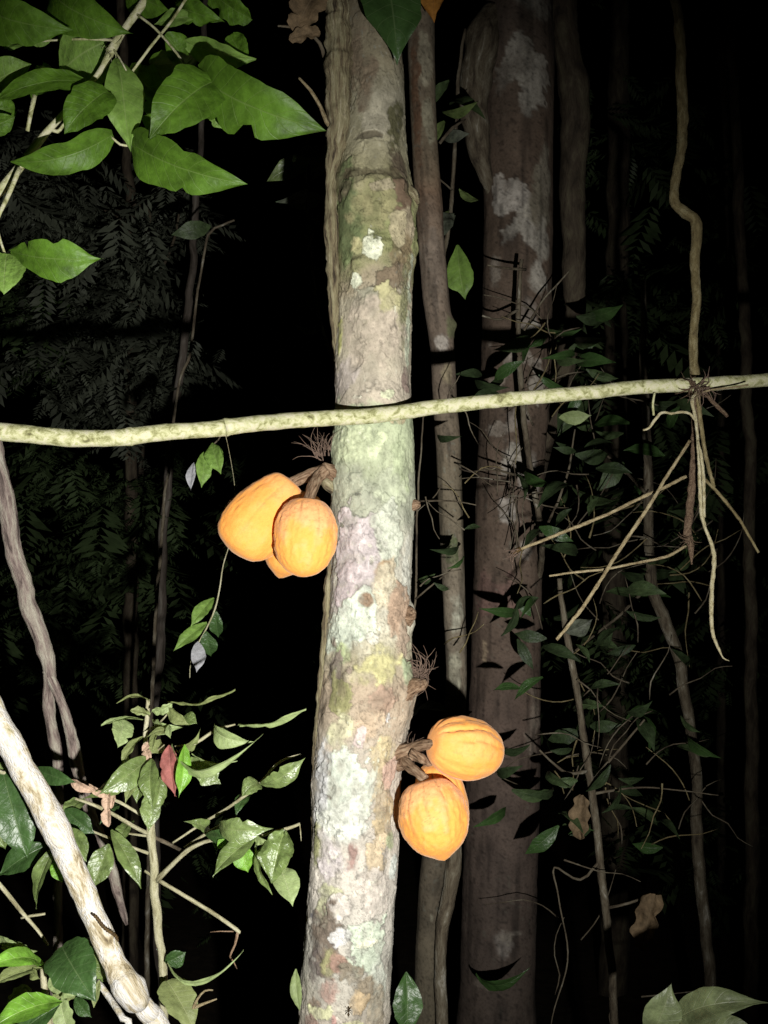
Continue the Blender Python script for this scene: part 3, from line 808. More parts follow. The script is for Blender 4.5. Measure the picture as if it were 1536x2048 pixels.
dt([(1388, 770, 1.98, 9), (1390, 840, 1.985, 9), (1389, 900, 1.985, 9), (1384, 970, 1.985, 10), (1377, 1030, 1.985, 9.5), (1376, 1070, 1.985, 10), (1382, 1095, 1.985, 8), (1385, 1128, 1.985, 2)], 'thick brown rotten stem hanging straight down from the vine', 'stub')
dt([(1400, 775, 1.95, 3), (1386, 800, 1.945, 4), (1392, 840, 1.94, 4), (1396, 900, 1.94, 4), (1398, 960, 1.94, 4.5), (1403, 1020, 1.94, 6), (1405, 1038, 1.94, 5), (1412, 1062, 1.935, 4), (1424, 1090, 1.935, 4.5), (1430, 1120, 1.93, 5.5), (1426, 1170, 1.93, 5), (1424, 1220, 1.93, 5), (1423, 1262, 1.93, 4.5), (1430, 1290, 1.93, 4), (1435, 1300, 1.93, 3), (1444, 1318, 1.93, 1.6), (1456, 1323, 1.93, 1)], 'long pale stem with a thin hooked tip, the lowest dangling one', 'paletwig')
dt([(1396, 880, 1.935, 2.5), (1403, 920, 1.93, 4), (1408, 970, 1.93, 4), (1409, 1036, 1.935, 4)], 'short pale strand lying against the long pale stem', 'paletwig')
dt([(1392, 838, 1.93, 3), (1382, 826, 1.93, 3), (1366, 822, 1.93, 3), (1345, 826, 1.93, 3), (1326, 824, 1.93, 3.4), (1312, 838, 1.93, 4), (1298, 856, 1.93, 3), (1286, 860, 1.93, 2)], 'pale forked strand curling out left just below the vine', 'paletwig')
dt([(1309, 785, 1.935, 3), (1306, 805, 1.93, 2.6), (1308, 830, 1.93, 2.6)], 'very short thread hanging from vine onto the forked strand', 'vine')
dt([(1380, 880, 1.97, 4), (1340, 940, 1.96, 4), (1290, 1022, 1.95, 4.5), (1232, 1110, 1.94, 4.5), (1170, 1208, 1.93, 4.5), (1115, 1279, 1.92, 4)], 'long straight dry stem slanting down to the left', 'twig')
dt([(1374, 952, 1.98, 4), (1300, 988, 1.98, 4), (1200, 1036, 1.97, 4), (1110, 1072, 1.96, 4), (1034, 1102, 1.95, 3.6)], 'dry stem slanting left that ends in a dark broken tip', 'twig')
dt([(1372, 1090, 1.98, 3.5), (1330, 1113, 1.97, 3.5), (1250, 1132, 1.96, 3), (1180, 1143, 1.95, 3), (1098, 1151, 1.94, 2.4)], 'thin bowed dry stem, the most level of those at right', 'twig')
dt([(1394, 772, 1.97, 6), (1400, 830, 1.98, 5.5), (1410, 900, 1.99, 5.5), (1424, 962, 2.0, 5), (1428, 975, 2.0, 4)], 'grey-brown stem hanging right of the brown rotten one', 'liana')
dt([(1412, 958, 2.0, 4), (1440, 990, 2.0, 4), (1480, 1040, 2.0, 3.6), (1518, 1104, 2.0, 3)], 'dull stem slanting down to the right near the picture edge', 'liana')
dt([(1390, 790, 1.95, 4), (1420, 780, 1.94, 2.5), (1470, 775, 1.93, 2), (1496, 771, 1.92, 2)], 'thin thread running along the underside of the vine', 'twig')
dt([(1408, 785, 1.98, 5), (1425, 805, 1.98, 5), (1445, 825, 1.98, 5), (1453, 834, 1.98, 4)], 'short dark crumbling stub just under the vine', 'stub')
dt([(1040, 1098, 1.95, 5), (1030, 1103, 1.95, 6), (1020, 1106, 1.95, 4)], 'dark broken knot at the end of the slanting stem', 'insect')

jt = thing('root_clump', 'dark fibrous clump on the vine where the dead stems dangle', 'root clump', P(1390, 772, 1.95))
tuft(jt, 1385, 768, 1.945, 26, 40, 250, 120, 'stub', 1.6, name='fibres', seed=31, curl=1.5)
tuft(jt, 1405, 770, 1.945, 22, 44, 300, 100, 'hair', 1.4, name='fibres', seed=32, curl=1.5)
tuft(jt, 1378, 1075, 1.98, 16, 30, 260, 100, 'stub', 1.3, name='fibres', seed=33, curl=1.2)
tuft(jt, 1030, 1104, 1.945, 10, 30, 200, 90, 'hair', 1.2, name='fibres', seed=34, curl=1.2)

# ------------------------------------------------------------------ pale stem, lower left
ps = [(-140, 1180, 1.55, 25), (-60, 1345, 1.55, 25), (8, 1470, 1.55, 26), (55, 1558, 1.55, 25), (90, 1616, 1.55, 27), (116, 1660, 1.547, 30), (136, 1702, 1.55, 26), (152, 1745, 1.55, 25), (180, 1815, 1.55, 24), (208, 1880, 1.55, 23), (226, 1920, 1.55, 23), (242, 1952, 1.548, 27), (256, 1980, 1.54, 32), (268, 2000, 1.545, 29), (279, 2012, 1.56, 20), (292, 2028, 1.56, 20), (310, 2052, 1.57, 21), (420, 2230, 1.58, 24), (600, 2600, 1.6, 28), (760, 3300, 1.62, 34), (800, 3720, 1.62, 40)]
pst = thing('leaning_stem', 'thick whitish stem leaning across the lower left corner', 'stem', P(800, 3720, 1.62))
tube('stem', ps, 'palestem', pst, seg=30, step=0.003, wob=0.012, rough=0.24, freq=30)
# a dark segmented animal clinging to it
mg = [(184, 1828, 1.524, 2.2), (194, 1836, 1.521, 3.2), (204, 1850, 1.52, 3.4), (214, 1860, 1.52, 3.4), (224, 1866, 1.524, 3.4), (232, 1873, 1.530, 3), (236, 1882, 1.536, 2)]
cpts, crr = resample([P(*q[:3]) for q in mg], [q[3] / FPX * q[2] for q in mg], 0.0011)
crr = crr * (1 + 0.22 * np.sin(np.arange(len(crr)) * 1.7))
v, f = tube_geo(cpts[::1], crr, 8, 0.0011, 0, 0.05, 2)
mil = thing('millipede', 'small dark segmented millipede clinging to the whitish leaning stem', 'millipede', P(210, 1855, 1.46))
mk('body', v, f, 'insect', mil)

# dead forked stem behind it on the left
GD = 'dead grey stems at left'
ds = thing('dead_stem', 'twisted grey dead stem coming down the left edge and passing behind the leaves', 'dead stem', P(60, 3000, 2.1))
tube('stem', [(-60, 700, 2.05, 17), (-22, 850, 2.05, 18), (4, 960, 2.05, 17), (18, 1040, 2.05, 17), (28, 1105, 2.05, 16), (48, 1165, 2.06, 17), (62, 1225, 2.06, 17), (86, 1290, 2.07, 16), (98, 1345, 2.08, 13), (96, 1400, 2.09, 11), (106, 1470, 2.10, 12), (116, 1540, 2.10, 11), (118, 1660, 2.10, 10), (113, 1780, 2.10, 9), (114, 1900, 2.10, 9), (105, 2200, 2.1, 11), (60, 3000, 2.1, 15)], 'deadstem', ds, seg=14, step=0.006, wob=0.008, rough=0.3, freq=40)
tube('side_branch', [(96, 1340, 2.08, 10), (118, 1390, 2.08, 9), (138, 1460, 2.08, 11), (155, 1540, 2.08, 12), (180, 1625, 2.10, 11), (214, 1710, 2.12, 11), (230, 1770, 2.13, 10), (246, 1830, 2.14, 7), (252, 1850, 2.14, 3)], 'deadstem', ds, seg=12, step=0.006, wob=0.006, rough=0.3, freq=40)

# ------------------------------------------------------------------ sapling, lower left
D = 1.78
sap = thing('sapling', 'young leafy sapling with one red-brown leaf, left of the trunk', 'sapling', P(330, 3300, D))
tube('stem', [(296, 1400, D, 4), (294, 1440, D, 4.5), (290, 1480, D, 5), (298, 1540, D, 5.5), (302, 1620, D, 6), (301, 1668, D, 9), (304, 1700, D, 8), (308, 1735, D, 8.5), (308, 1760, D, 9), (309, 1790, D, 8.5), (315, 1825, D, 9), (317, 1870, D, 8.5), (324, 1910, D, 8), (328, 1980, D, 9), (327, 2060, D, 9), (330, 2500, D, 11), (330, 3300, D, 14)], 'sapstem', sap, seg=12, step=0.006, rough=0.16, wob=0.003)


def tw(pts, mat='sapstem', parent=None, name='branch'):
    return tube(name, [(a, b, d, q * .82) for a, b, d, q in pts], mat, parent or sap, seg=7, step=0.01, wob=0.003, rough=0.18)


tw([(312, 1762, D, 7), (345, 1728, D - .02, 6), (376, 1700, D - .03, 6), (408, 1684, D - .04, 4.5), (440, 1678, D - .05, 4)])
tw([(346, 1686, D, 2.6), (400, 1650, D, 3.4), (452, 1619, D - .02, 3.6), (495, 1588, D - .03, 4.4), (520, 1568, D - .03, 4), (552, 1530, D - .04, 3.4), (575, 1517, D - .04, 3), (601, 1509, D - .04, 1.6)])
tw([(370, 1694, D, 2.6), (416, 1665, D - .02, 4), (459, 1642, D - .03, 3)])
tw([(304, 1672, D, 5), (335, 1686, D + .02, 5), (366, 1702, D - .01, 4)], 'darkstem')
tw([(316, 1760, D, 5), (370, 1793, D - .01, 5), (430, 1830, D - .02, 5), (474, 1861, D - .03, 5), (478, 1866, D - .03, 4)])
tw([(476, 1864, D - .03, 4), (470, 1890, D - .03, 3), (460, 1912, D - .03, 2.4), (466, 1922, D - .03, 2), (474, 1938, D - .03, 1)], 'stalk')
tw([(466, 1862, D - .03, 1.6), (440, 1862, D - .04, 1.2), (420, 1864, D - .04, .8)], 'stalk')
tw([(298, 1668, D, 5), (260, 1648, D - .03, 5), (222, 1626, D - .05, 4.6), (185, 1609, D - .07, 4), (150, 1597, D - .08, 3)])
tw([(290, 1634, D, 4), (272, 1622, D - .02, 4), (240, 1604, D - .03, 4), (214, 1594, D - .03, 4), (175, 1575, D - .04, 3.4), (90, 1545, D - .05, 3)])
tw([(297, 1707, D, 4), (255, 1692, D, 3.6), (212, 1674, D, 3.2), (150, 1650, D, 2.4)])
tw([(294, 1672, D, 3), (262, 1668, D, 2.6), (234, 1664, D, 2)])
tw([(505, 1678, D - .05, 3.5), (545, 1664, D - .06, 4), (580, 1655, D - .06, 4), (600, 1648, D - .06, 3.4)])
tw([(600, 1648, D - .06, 1.4), (602, 1665, D - .06, 1.4), (603, 1682, D - .06, .8)])
tw([(300, 1506, D, 3), (316, 1500, D - .02, 3), (330, 1490, D - .03, 2.6)])
tw([(298, 1460, D, 3), (318, 1448, D - .02, 2.6), (336, 1428, D - .03, 2), (342, 1418, D - .03, 2)])
tw([(296, 1520, D, 3), (280, 1512, D - .02, 3), (255, 1528, D - .03, 2)], 'stalk')
tw([(350, 1492, D - .02, 2), (390, 1486, D - .02, 4), (430, 1460, D - .02, 4), (470, 1448, D - .02, 2)])
tw([(313, 1762, D, 3), (305, 1752, D, 3), (290, 1742, D, 3)])


def SL(b, t, w_, mat='g_grey', roll=0, kind='ellip', dz=(0, 0), **k):
    return leaf(k.pop('parent', sap), (b[0], b[1], k.pop('D', D) + dz[0] - .02), (t[0], t[1], D + dz[1] - .02), w_, roll, mat, kind, **k)


SL((339, 1490), (348, 1592), 44, 'g_red', 20, 'ellip', (-.03, -.06), fold=.5, wave=.10, bites=1)
SL((369, 1489), (360, 1595), 36, 'g_bright', -25, 'ellip', (-.05, -.08), fold=.45)
SL((381, 1515), (440, 1568), 52, 'g_mottle', 10, 'obov', (-.01, -.03), fold=.15, bites=1)
SL((384, 1508), (470, 1532), 14, 'g_pale', 70, 'blade', (-.02, -.05), droop=.2)
SL((343, 1490), (502, 1517), 34, 'g_pale', 62, 'ellip', (-.03, -.10), droop=.55, fold=.3)
SL((430, 1448), (492, 1490), 46, 'g_pale', 40, 'ellip', (-.02, -.06), droop=.45, fold=.5)
SL((478, 1448), (611, 1428), 16, 'g_pale', 62, 'blade', (-.02, -.08), droop=.10, fold=.6)
SL((335, 1404), (470, 1388), 14, 'g_olive', 72, 'blade', (0, -.05), droop=.12, fold=.5)
SL((300, 1402), (236, 1398), 12, 'g_olive', 70, 'blade', (0, -.05), droop=.2, fold=.5)
SL((246, 1440), (237, 1493), 46, 'g_pale', -20, 'heart', (-.02, -.06), fold=.4, bites=1)
SL((285, 1440), (203, 1446), 18, 'g_pale', 66, 'blade', (-.01, -.05), fold=.5)
SL((332, 1416), (376, 1450), 28, 'g_olive', 25, 'ellip', (-.02, -.05), fold=.4, wave=.1)
SL((306, 1424), (344, 1410), 24, 'g_pale', 30, 'ragged', (-.02, -.03), fold=.4, wave=.12)
SL((300, 1430), (262, 1420), 22, 'g_olive', 40, 'ragged', (-.01, -.03), fold=.3, wave=.12)
SL((368, 1432), (393, 1446), 30, 'g_grey', -10, 'ellip', (0, -.02), fold=.3)
SL((338, 1474), (297, 1466), 22, 'g_olive', 50, 'ellip', (-.02, -.04), droop=.6)
SL((338, 1450), (340, 1476), 16, 'g_pale', 30, 'ellip', (-.03, -.05), fold=.5)
SL((286, 1473), (240, 1530), 26, 'g_olive', 50, 'ellip', (-.02, -.05), droop=.2, fold=.5)
SL((316, 1462), (302, 1500), 18, 'g_olive', 50, 'ellip', (-.02, -.05), fold=.5)
SL((256, 1512), (184, 1605), 44, 'g_grey', -30, 'ellip', (-.02, -.06), droop=.6, fold=.4)
SL((300, 1514), (203, 1588), 54, 'g_grey', -12, 'ellip', (-.03, -.10), droop=.2, fold=.35)
SL((304, 1518), (302, 1612), 44, 'g_grey', 22, 'ellip', (-.05, -.10), droop=.2, fold=.5)
SL((290, 1550), (272, 1606), 34, 'g_grey', 35, 'ellip', (-.02, -.04), fold=.4)
SL((282, 1562), (248, 1602), 24, 'g_olive', 45, 'ellip', (-.03, -.06), droop=.3)
SL((302, 1580), (298, 1662), 42, 'g_mottle', -8, 'ellip', (-.04, -.07), fold=.25)
SL((324, 1546), (306, 1632), 34, 'g_grey', -35, 'ellip', (-.03, -.06), fold=.45)
SL((218, 1688), (186, 1776), 52, 'g_grey', 14, 'ellip', (-.02, -.05), fold=.25)
SL((222, 1660), (284, 1774), 40, 'g_grey', -20, 'ellip', (-.03, -.07), fold=.4)
SL((520, 1566), (604, 1528), 44, 'g_mottle', 25, 'obov', (-.04, -.08), droop=.35, bites=2)
SL((518, 1566), (484, 1588), 40, 'g_mottle', 30, 'heart', (-.04, -.06), droop=.4)
SL((440, 1646), (523, 1664), 50, 'g_mottle', 20, 'obov', (-.04, -.10), droop=.45, bites=1)
SL((412, 1668), (505, 1662), 40, 'g_dark', 32, 'ellip', (-.02, -.06), droop=.3)
SL((512, 1672), (423, 1748), 46, 'g_grey', 30, 'ellip', (-.07, -.12), fold=.35, twist=.4)
SL((480, 1688), (496, 1746), 44, 'g_bright', 10, 'ellip', (-.05, -.06), fold=.3)
SL((436, 1680), (452, 1694), 22, 'g_bright', 10, 'ellip', (-.05, -.05), fold=.3)
SL((570, 1660), (541, 1764), 74, 'g_grey', 18, 'ellip', (-.08, -.12), fold=.3, wave=.16, quilt=.09)
SL((512, 1682), (537, 1790), 26, 'g_grey', 60, 'ellip', (-.06, -.12), fold=.5)
SL((558, 1730), (586, 1810), 56, 'g_pale', -15, 'ellip', (-.05, -.10), fold=.3)
SL((508, 1676), (532, 1682), 22, 'g_pale', 40, 'heart', (-.07, -.09), fold=.4, wave=.1)
for b_, t_, w_ in (((142, 1560), (186, 1584), 22), ((178, 1570), (216, 1596), 16), ((217, 1582), (214, 1625), 22), ((215, 1618), (216, 1654), 24), ((228, 1590), (222, 1618), 14)):
    SL(b_, t_, w_, 'g_pink', 25, 'blade', (-.05, -.06), fold=.7, wave=.1, name='bract')
SL((292, 1500), (300, 1522), 22, 'g_pink', 20, 'blade', (-.03, -.04), fold=.6, name='bract')
SL((300, 1486), (284, 1502), 14, 'g_pink', 20, 'blade', (-.03, -.04), fold=.6, name='bract')
for k_, (b_, t_, w_, m_, r_) in enumerate((((330, 1500), (290, 1496), 30, 'g_olive', 30), ((308, 1440), (352, 1460), 30, 'g_pale', 40), ((268, 1640), (232, 1690), 34, 'g_grey', 35), ((240, 1610), (200, 1640), 26, 'g_dark', 40),
                                      ((352, 1500), (400, 1470), 28, 'g_olive', 50), ((455, 1650), (430, 1700), 34, 'g_dark', 30), ((545, 1668), (510, 1730), 36, 'g_grey', -35), ((170, 1600), (120, 1640), 36, 'g_grey', 30), ((276, 1520), (236, 1560), 32, 'g_dark', 25), ((416, 1670), (380, 1640), 26, 'g_grey', 45), ((500, 1590), (470, 1625), 28, 'g_dark', 35))):
    SL(b_, t_, w_, m_, r_, 'ellip', (.03, -.02), fold=.35, droop=.3, wave=.08, bites=k_ % 2)
SL((336, 1926), (476, 1940), 18, 'g_pale', 66, 'blade', (-.02, -.05), droop=.5, fold=.4)
SL((334, 1962), (388, 2056), 70, 'g_olive', -20, 'heart', (-.03, -.08), fold=.3)
SL((330, 1925), (372, 1905), 40, 'g_dark', 30, 'ellip', (0, 0.0), fold=.3)

# broad-leaved plant in the lower left corner
E = 1.55
cor = thing('broadleaf_plant', 'leafy plant crowding the lower left corner below the leaning stem', 'plant', P(100, 3650, E))
tube('stem', [(128, 1895, E, 5), (105, 1925, E, 6), (85, 1935, E, 6), (90, 2000, E, 7), (98, 2100, E, 8), (100, 2600, E, 9), (100, 3650, E, 12)], 'sapstem', cor, seg=8)
tube('branch', [(196, 1962, E + .05, 6), (222, 2000, E + .03, 6), (246, 2038, E, 7), (262, 2080, E, 7), (240, 2400, E, 8), (130, 3000, E, 8)], 'palestem', cor, seg=8)
tube('branch', [(-20, 1745, E + .1, 4), (10, 1780, E + .1, 4.5), (45, 1826, E + .1, 4), (75, 1862, E + .1, 3.5), (95, 1892, E + .1, 3)], 'sapstem', cor, seg=7)
tube('branch', [(44, 1835, E + .1, 2.5), (70, 1830, E + .1, 3), (92, 1827, E + .1, 2.5)], 'sapstem', cor, seg=6)
for k, (x0, y0, x1, y1) in enumerate(((-5, 1875, 30, 1890), (5, 1890, 60, 1912), (30, 1885, 70, 1905), (-5, 1905, 40, 1918))):
    leaf(cor, (x0, y0, E), (x1, y1, E - .03), 20, 30 + 8 * k, 'g_pale', 'blade', fold=.5, wave=.1)


def CL(b, t, w_, mat, roll=0, kind='ellip', d=(0, 0), **k):
    return leaf(cor, (b[0], b[1], E + d[0]), (t[0], t[1], E + d[1]), w_, roll, mat, kind, **k)


CL((124, 1893), (184, 1996), 96, 'g_dark', 6, 'heart', (-.03, -.10), fold=.25, droop=.2)
CL((168, 1895), (214, 1968), 60, 'g_grey', 20, 'heart', (.04, .06), fold=.2)
CL((86, 1930), (-25, 1924), 50, 'g_bright', 40, 'ellip', (-.02, -.1), fold=.3, droop=.3)
CL((86, 1936), (-20, 1968), 42, 'g_olive', 50, 'ellip', (-.01, -.06), fold=.5, bites=1)
CL((125, 2004), (-25, 2052), 62, 'g_bright', 35, 'ellip', (-.05, -.12), fold=.3, droop=.2)
CL((120, 2010), (20, 2080), 60, 'g_dark', 30, 'ellip', (-.02, -.04), fold=.3)
CL((104, 1950), (150, 1990), 46, 'g_pale', 40, 'ragged', (.03, 0), fold=.4, wave=.15, bites=2)
CL((60, 1975), (15, 2020), 44, 'g_olive', 25, 'ragged', (.03, .01), fold=.3, bites=2)
CL((150, 1985), (95, 2012), 40, 'g_olive', 35, 'ragged', (.04, .02), fold=.4, bites=2)
CL((120, 2000), (140, 2075), 46, 'g_pale', 20, 'ragged', (.02, .0), fold=.4, bites=2)
CL((150, 1995), (182, 2035), 30, 'g_dark', 20, 'ellip', (.04, .02), fold=.4)
CL((200, 1960), (186, 2015), 20, 'g_olive', 30, 'ellip', (.02, 0), fold=.4)
CL((62, 1940), (78, 1958), 22, 'g_olive', 30, 'ellip', (-.02, -.04), fold=.4)
CL((150, 1905), (188, 1876), 30, 'g_dark', 10, 'ellip', (.08, .10), fold=.3)
# its upper leaves, behind the leaning stem
tube('branch', [(-40, 1520, E + .1, 5), (5, 1545, E + .08, 4), (70, 1555, E + .1, 3.5), (110, 1700, E + .12, 3), (130, 1690, E + .12, 3)], 'sapstem', cor, seg=7)
CL((6, 1545), (54, 1716), 84, 'g_dark', 6, 'heart', (.08, .05), fold=.25)
CL((-5, 1525), (14, 1610), 60, 'g_grey', 15, 'heart', (.10, .10), fold=.2)
CL((110, 1692), (65, 1816), 40, 'g_grey', 40, 'ellip', (.10, .06), fold=.4, twist=.8)
CL((112, 1715), (124, 1765), 34, 'g_bright', 20, 'ellip', (.12, .10), fold=.3)
CL((140, 1655), (172, 1724), 52, 'g_grey', 20, 'ellip', (.14, .12), fold=.3)
CL((95, 1690), (-5, 1750), 60, 'g_dark', 30, 'ellip', (.14, .12), fold=.3)
CL((72, 1536), (148, 1566), 34, 'g_dark', 25, 'ellip', (.16, .12), fold=.3)
CL((130, 1618), (188, 1668), 46, 'g_dark', 18, 'ellip', (.2, .18), fold=.3)
CL((-8, 1640), (10, 1700), 40, 'g_grey', 18, 'ellip', (.12, .12), fold=.3)
CL((100, 1580), (60, 1640), 40, 'g_dark', 30, 'ellip', (.2, .18), fold=.3)

fs = thing('bare_twig', 'small forked pale twig low beside the sapling', 'twig', P(380, 2030, 1.7))
tube('stem', [(378, 2048, 1.7, 4), (385, 2020, 1.7, 4), (396, 1996, 1.7, 2.4), (410, 1981, 1.7, 2), (426, 1980, 1.7, 1.4)], 'twig', fs, seg=6)
tube('side_twig', [(386, 2018, 1.7, 4), (408, 2008, 1.7, 3), (434, 1998, 1.7, 1.4)], 'twig', fs, seg=6)
leaf(None, (592, 1938, 1.95), (598, 2024, 1.92), 26, 28, 'g_pale', 'ellip', fold=.35, label='single narrow pale green leaf upright against the trunk foot at left', cat='leaf')
leaf(None, (812, 1944, 1.98), (815, 2075, 1.95), 60, -12, 'g_dark', 'ellip', fold=.25, label='single dark glossy leaf right of the trunk at the bottom edge', cat='leaf')

# ------------------------------------------------------------------ climbing vine with big leaves, upper left
G = 1.5
vl = thing('leafy_vine', 'climbing vine with broad green leaves in the upper left corner', 'vine', P(-120, 700, G))
tube('stem', [(420, -260, G, 9), (340, -80, G, 8), (288, 2, G, 8), (245, 62, G, 7.5), (225, 95, G, 9), (205, 135, G, 6), (176, 172, G, 5), (130, 225, G, 6), (95, 262, G, 7), (52, 318, G + .02, 9), (10, 372, G + .02, 10), (-50, 450, G + .02, 10), (-120, 700, G + .02, 10)], 'vine', vl, seg=10, rough=.22)
tube('branch', [(40, 335, G, 5), (20, 385, G - .01, 5), (-5, 440, G - .02, 4), (-2, 470, G - .02, 3), (12, 510, G - .03, 2.4)], 'vine', vl, seg=7)
tube('petiole', [(272, 25, G, 2.6), (310, 55, G - .01, 2.6), (345, 95, G - .02, 2.6), (382, 148, G - .04, 2.4)], 'vine', vl, seg=6)
tube('petiole', [(378, -10, G + .03, 3), (345, 40, G + .03, 3), (300, 95, G + .02, 3), (264, 145, G + .02, 3)], 'vine', vl, seg=6)
tube('petiole', [(225, 80, G, 3), (180, 78, G - .02, 2.6), (120, 80, G - .02, 2), (60, 84, G - .02, 2)], 'vine', vl, seg=6)
tube('petiole', [(70, 190, G, 5), (62, 225, G, 4.5), (55, 262, G, 4)], 'vine', vl, seg=6)
tube('petiole', [(222, 272, G - .02, 2.4), (240, 288, G - .02, 2.6), (262, 290, G - .02, 2.6)], 'vine', vl, seg=6)
tube('petiole', [(225, 92, G, 2.4), (240, 115, G - .01, 2), (253, 140, G - .02, 1.6)], 'vine', vl, seg=6)
tube('petiole', [(100, 255, G, 4), (115, 262, G, 4), (130, 245, G, 3), (180, 180, G, 3)], 'vine', vl, seg=6)
tuft(vl, 245, 62, G, 10, 22, 200, 80, 'vine', 1.4, name='aerial_rootlets', seed=3)
tuft(vl, 225, 96, G, 10, 24, 250, 70, 'vine', 1.4, name='aerial_rootlets', seed=5)


def VL(b, t, w_, roll=0, mat='g_vine', kind='heart', d=(0, 0), **k):
    return leaf(vl, (b[0], b[1], G + d[0]), (t[0], t[1], G + d[1]), w_, roll, mat, kind, **k)


VL((398, 150), (628, 264), 128, 18, 'g_vine', 'heart', (-.03, -.10), fold=.2, droop=.25, bites=2)
VL((432, 160), (300, 266), 116, 24, 'g_vine', 'heart', (-.05, -.10), fold=.25, droop=.2)
VL((262, 284), (474, 373), 104, 22, 'g_vine', 'heart', (-.03, -.10), fold=.22, droop=.2, bites=2)
VL((225, 268), (28, 336), 72, -24, 'g_vine', 'heart', (-.02, -.05), fold=.3, droop=.3)
VL((232, 118), (260, 296), 84, -20, 'g_vine2', 'ellip', (0, -.04), fold=.55, twist=.6)
VL((216, 182), (128, 260), 86, 26, 'g_vine', 'heart', (-.06, -.09), fold=.2, droop=.2)
VL((172, 164), (-18, 192), 56, 40, 'g_vine', 'heart', (-.05, -.09), fold=.2, droop=.2)
VL((206, 84), (110, 152), 130, -22, 'g_vine2', 'heart', (.02, -.03), fold=.35, droop=-.2)
VL((-30, 175), (58, 128), 78, -14, 'g_vine2', 'heart', (-.02, -.05), fold=.3)
VL((-30, 10), (118, 64), 100, 20, 'g_vine', 'heart', (-.06, -.12), fold=.2, droop=.3)
VL((105, -25), (236, 66), 110, 26, 'g_vine', 'heart', (-.04, -.10), fold=.2, droop=.3)
VL((250, -30), (330, 20), 80, 30, 'g_vine', 'heart', (.03, -.02), fold=.2)
VL((392, 34), (308, 46), 40, 36, 'g_vine2', 'ellip', (.05, .05), fold=.3)
VL((362, 82), (510, 124), 66, 28, 'g_vine2', 'ellip', (.04, .04), fold=.35, twist=.4)
VL((432, 205), (478, 252), 70, 10, 'g_vine2', 'heart', (-.02, -.02), fold=.2)
VL((20, 502), (188, 522), 92, 14, 'g_vine', 'obov', (-.04, -.09), fold=.2, droop=.25, bites=2)
VL((14, 508), (6, 584), 86, 12, 'g_vine2', 'heart', (-.04, -.07), fold=.2)
VL((-30, 255), (30, 235), 50, 30, 'g_vine', 'heart', (.08, .08), fold=.2)
VL((45, 70), (108, 78), 34, 30, 'g_vine2', 'ellip', (.04, .03), fold=.3)
VL((180, 66), (222, 76), 40, 20, 'g_vine2', 'heart', (.03, .03), fold=.3)
VL((420, -20), (500, 40), 70, 30, 'g_vine', 'ragged', (.12, .10), fold=.3, bites=2)
VL((-40, 30), (30, 35), 30, 30, 'g_vine2', 'ellip', (-.02, -.04), fold=.3)

_v = random.Random(12)
for x_, y_, a_, l_, w_, m_ in ((60, 40, 200, 80, 55, 'g_vine2'), (150, 30, 250, 70, 50, 'g_vine2'), (330, 70, 300, 90, 60, 'g_vine'), (250, 160, 330, 110, 70, 'g_vine'), (30, 215, 190, 80, 55, 'g_vine'), (80, 130, 260, 70, 55, 'g_vine'),
                               (300, 130, 20, 120, 75, 'g_vine'), (180, 120, 280, 80, 50, 'g_vine2'), (350, 10, 340, 90, 55, 'g_vine'), (460, 70, 300, 70, 50, 'g_vine'), (10, 100, 30, 70, 46, 'g_vine2'), (330, 190, 250, 90, 60, 'g_vine')):
    VL((x_, y_), (x_ + math.cos(R(a_)) * l_, y_ - math.sin(R(a_)) * l_), w_, _v.uniform(-45, 45), m_, 'heart', (_v.uniform(.02, .14), _v.uniform(.02, .14)), fold=.3, droop=_v.uniform(0, .4), wave=.08, bites=_v.randrange(3))

# things at the very top of the trunk
leaf(None, (764, -70, 1.93), (798, 114, 1.88), 128, -16, 'g_dark', 'ellip', fold=.3, droop=.2, label='large dark glossy leaf drooping over the trunk at the top edge', cat='leaf')
leaf(None, (640, -25, 1.97), (588, 60, 1.95), 80, 18, 'deadleaf', 'ragged', fold=.4, wave=.14, bites=2, label='upper curled tan dead leaf caught left of the trunk top', cat='dead leaf')
leaf(None, (640, 62, 1.96), (578, 78, 1.95), 34, 18, 'deadleaf', 'ragged', fold=.4, wave=.14, bites=1, label='small tan dead leaf hanging under the dry petiole at top', cat='dead leaf')
leaf(None, (872, -45, 2.5), (866, 40, 2.46), 56, 20, 'g_orange', 'heart', fold=.5, wave=.1, bites=1, label='withered orange leaf at the top edge above the thin trunk', cat='leaf')

# hanging sprigs left of the pods
H1 = 2.15
s1 = thing('hanging_sprig', 'small sprig of three leaves hanging just below the vine', 'sprig', P(445, 862, H1))
tube('stem', [(445, 862, H1, 1.6), (436, 880, H1, 1.6), (418, 896, H1, 1.4), (408, 912, H1, 1.2), (392, 926, H1, 1)], 'darkstem', s1, seg=5)
leaf(s1, (424, 886, H1), (440, 946, H1 - .04), 40, 15, 'g_vine2', 'ellip', fold=.3)
leaf(s1, (408, 904, H1), (404, 974, H1 - .03), 34, -12, 'g_vine2', 'ellip', fold=.3)
leaf(s1, (388, 924, H1), (380, 980, H1 - .02), 20, 30, 'g_lilac', 'ellip', fold=.4)
s2 = thing('hanging_sprig', 'lower hanging sprig with one pale lilac-grey leaf, above the sapling', 'sprig', P(450, 866, 1.84))
tube('stem', [(450, 866, 1.84, .8), (466, 950, 2.0, .8), (468, 1050, 2.12, .9), (446, 1130, H1, 1.2), (440, 1170, H1, 1.6), (430, 1218, H1, 1.8), (412, 1258, H1, 1.6), (394, 1290, H1, 1.4), (382, 1325, H1, 1.2), (380, 1356, H1, .8)], 'sapstem', s2, seg=5)
leaf(s2, (428, 1196, H1), (380, 1252, H1 - .04), 30, 25, 'g_vine2', 'ellip', fold=.3)
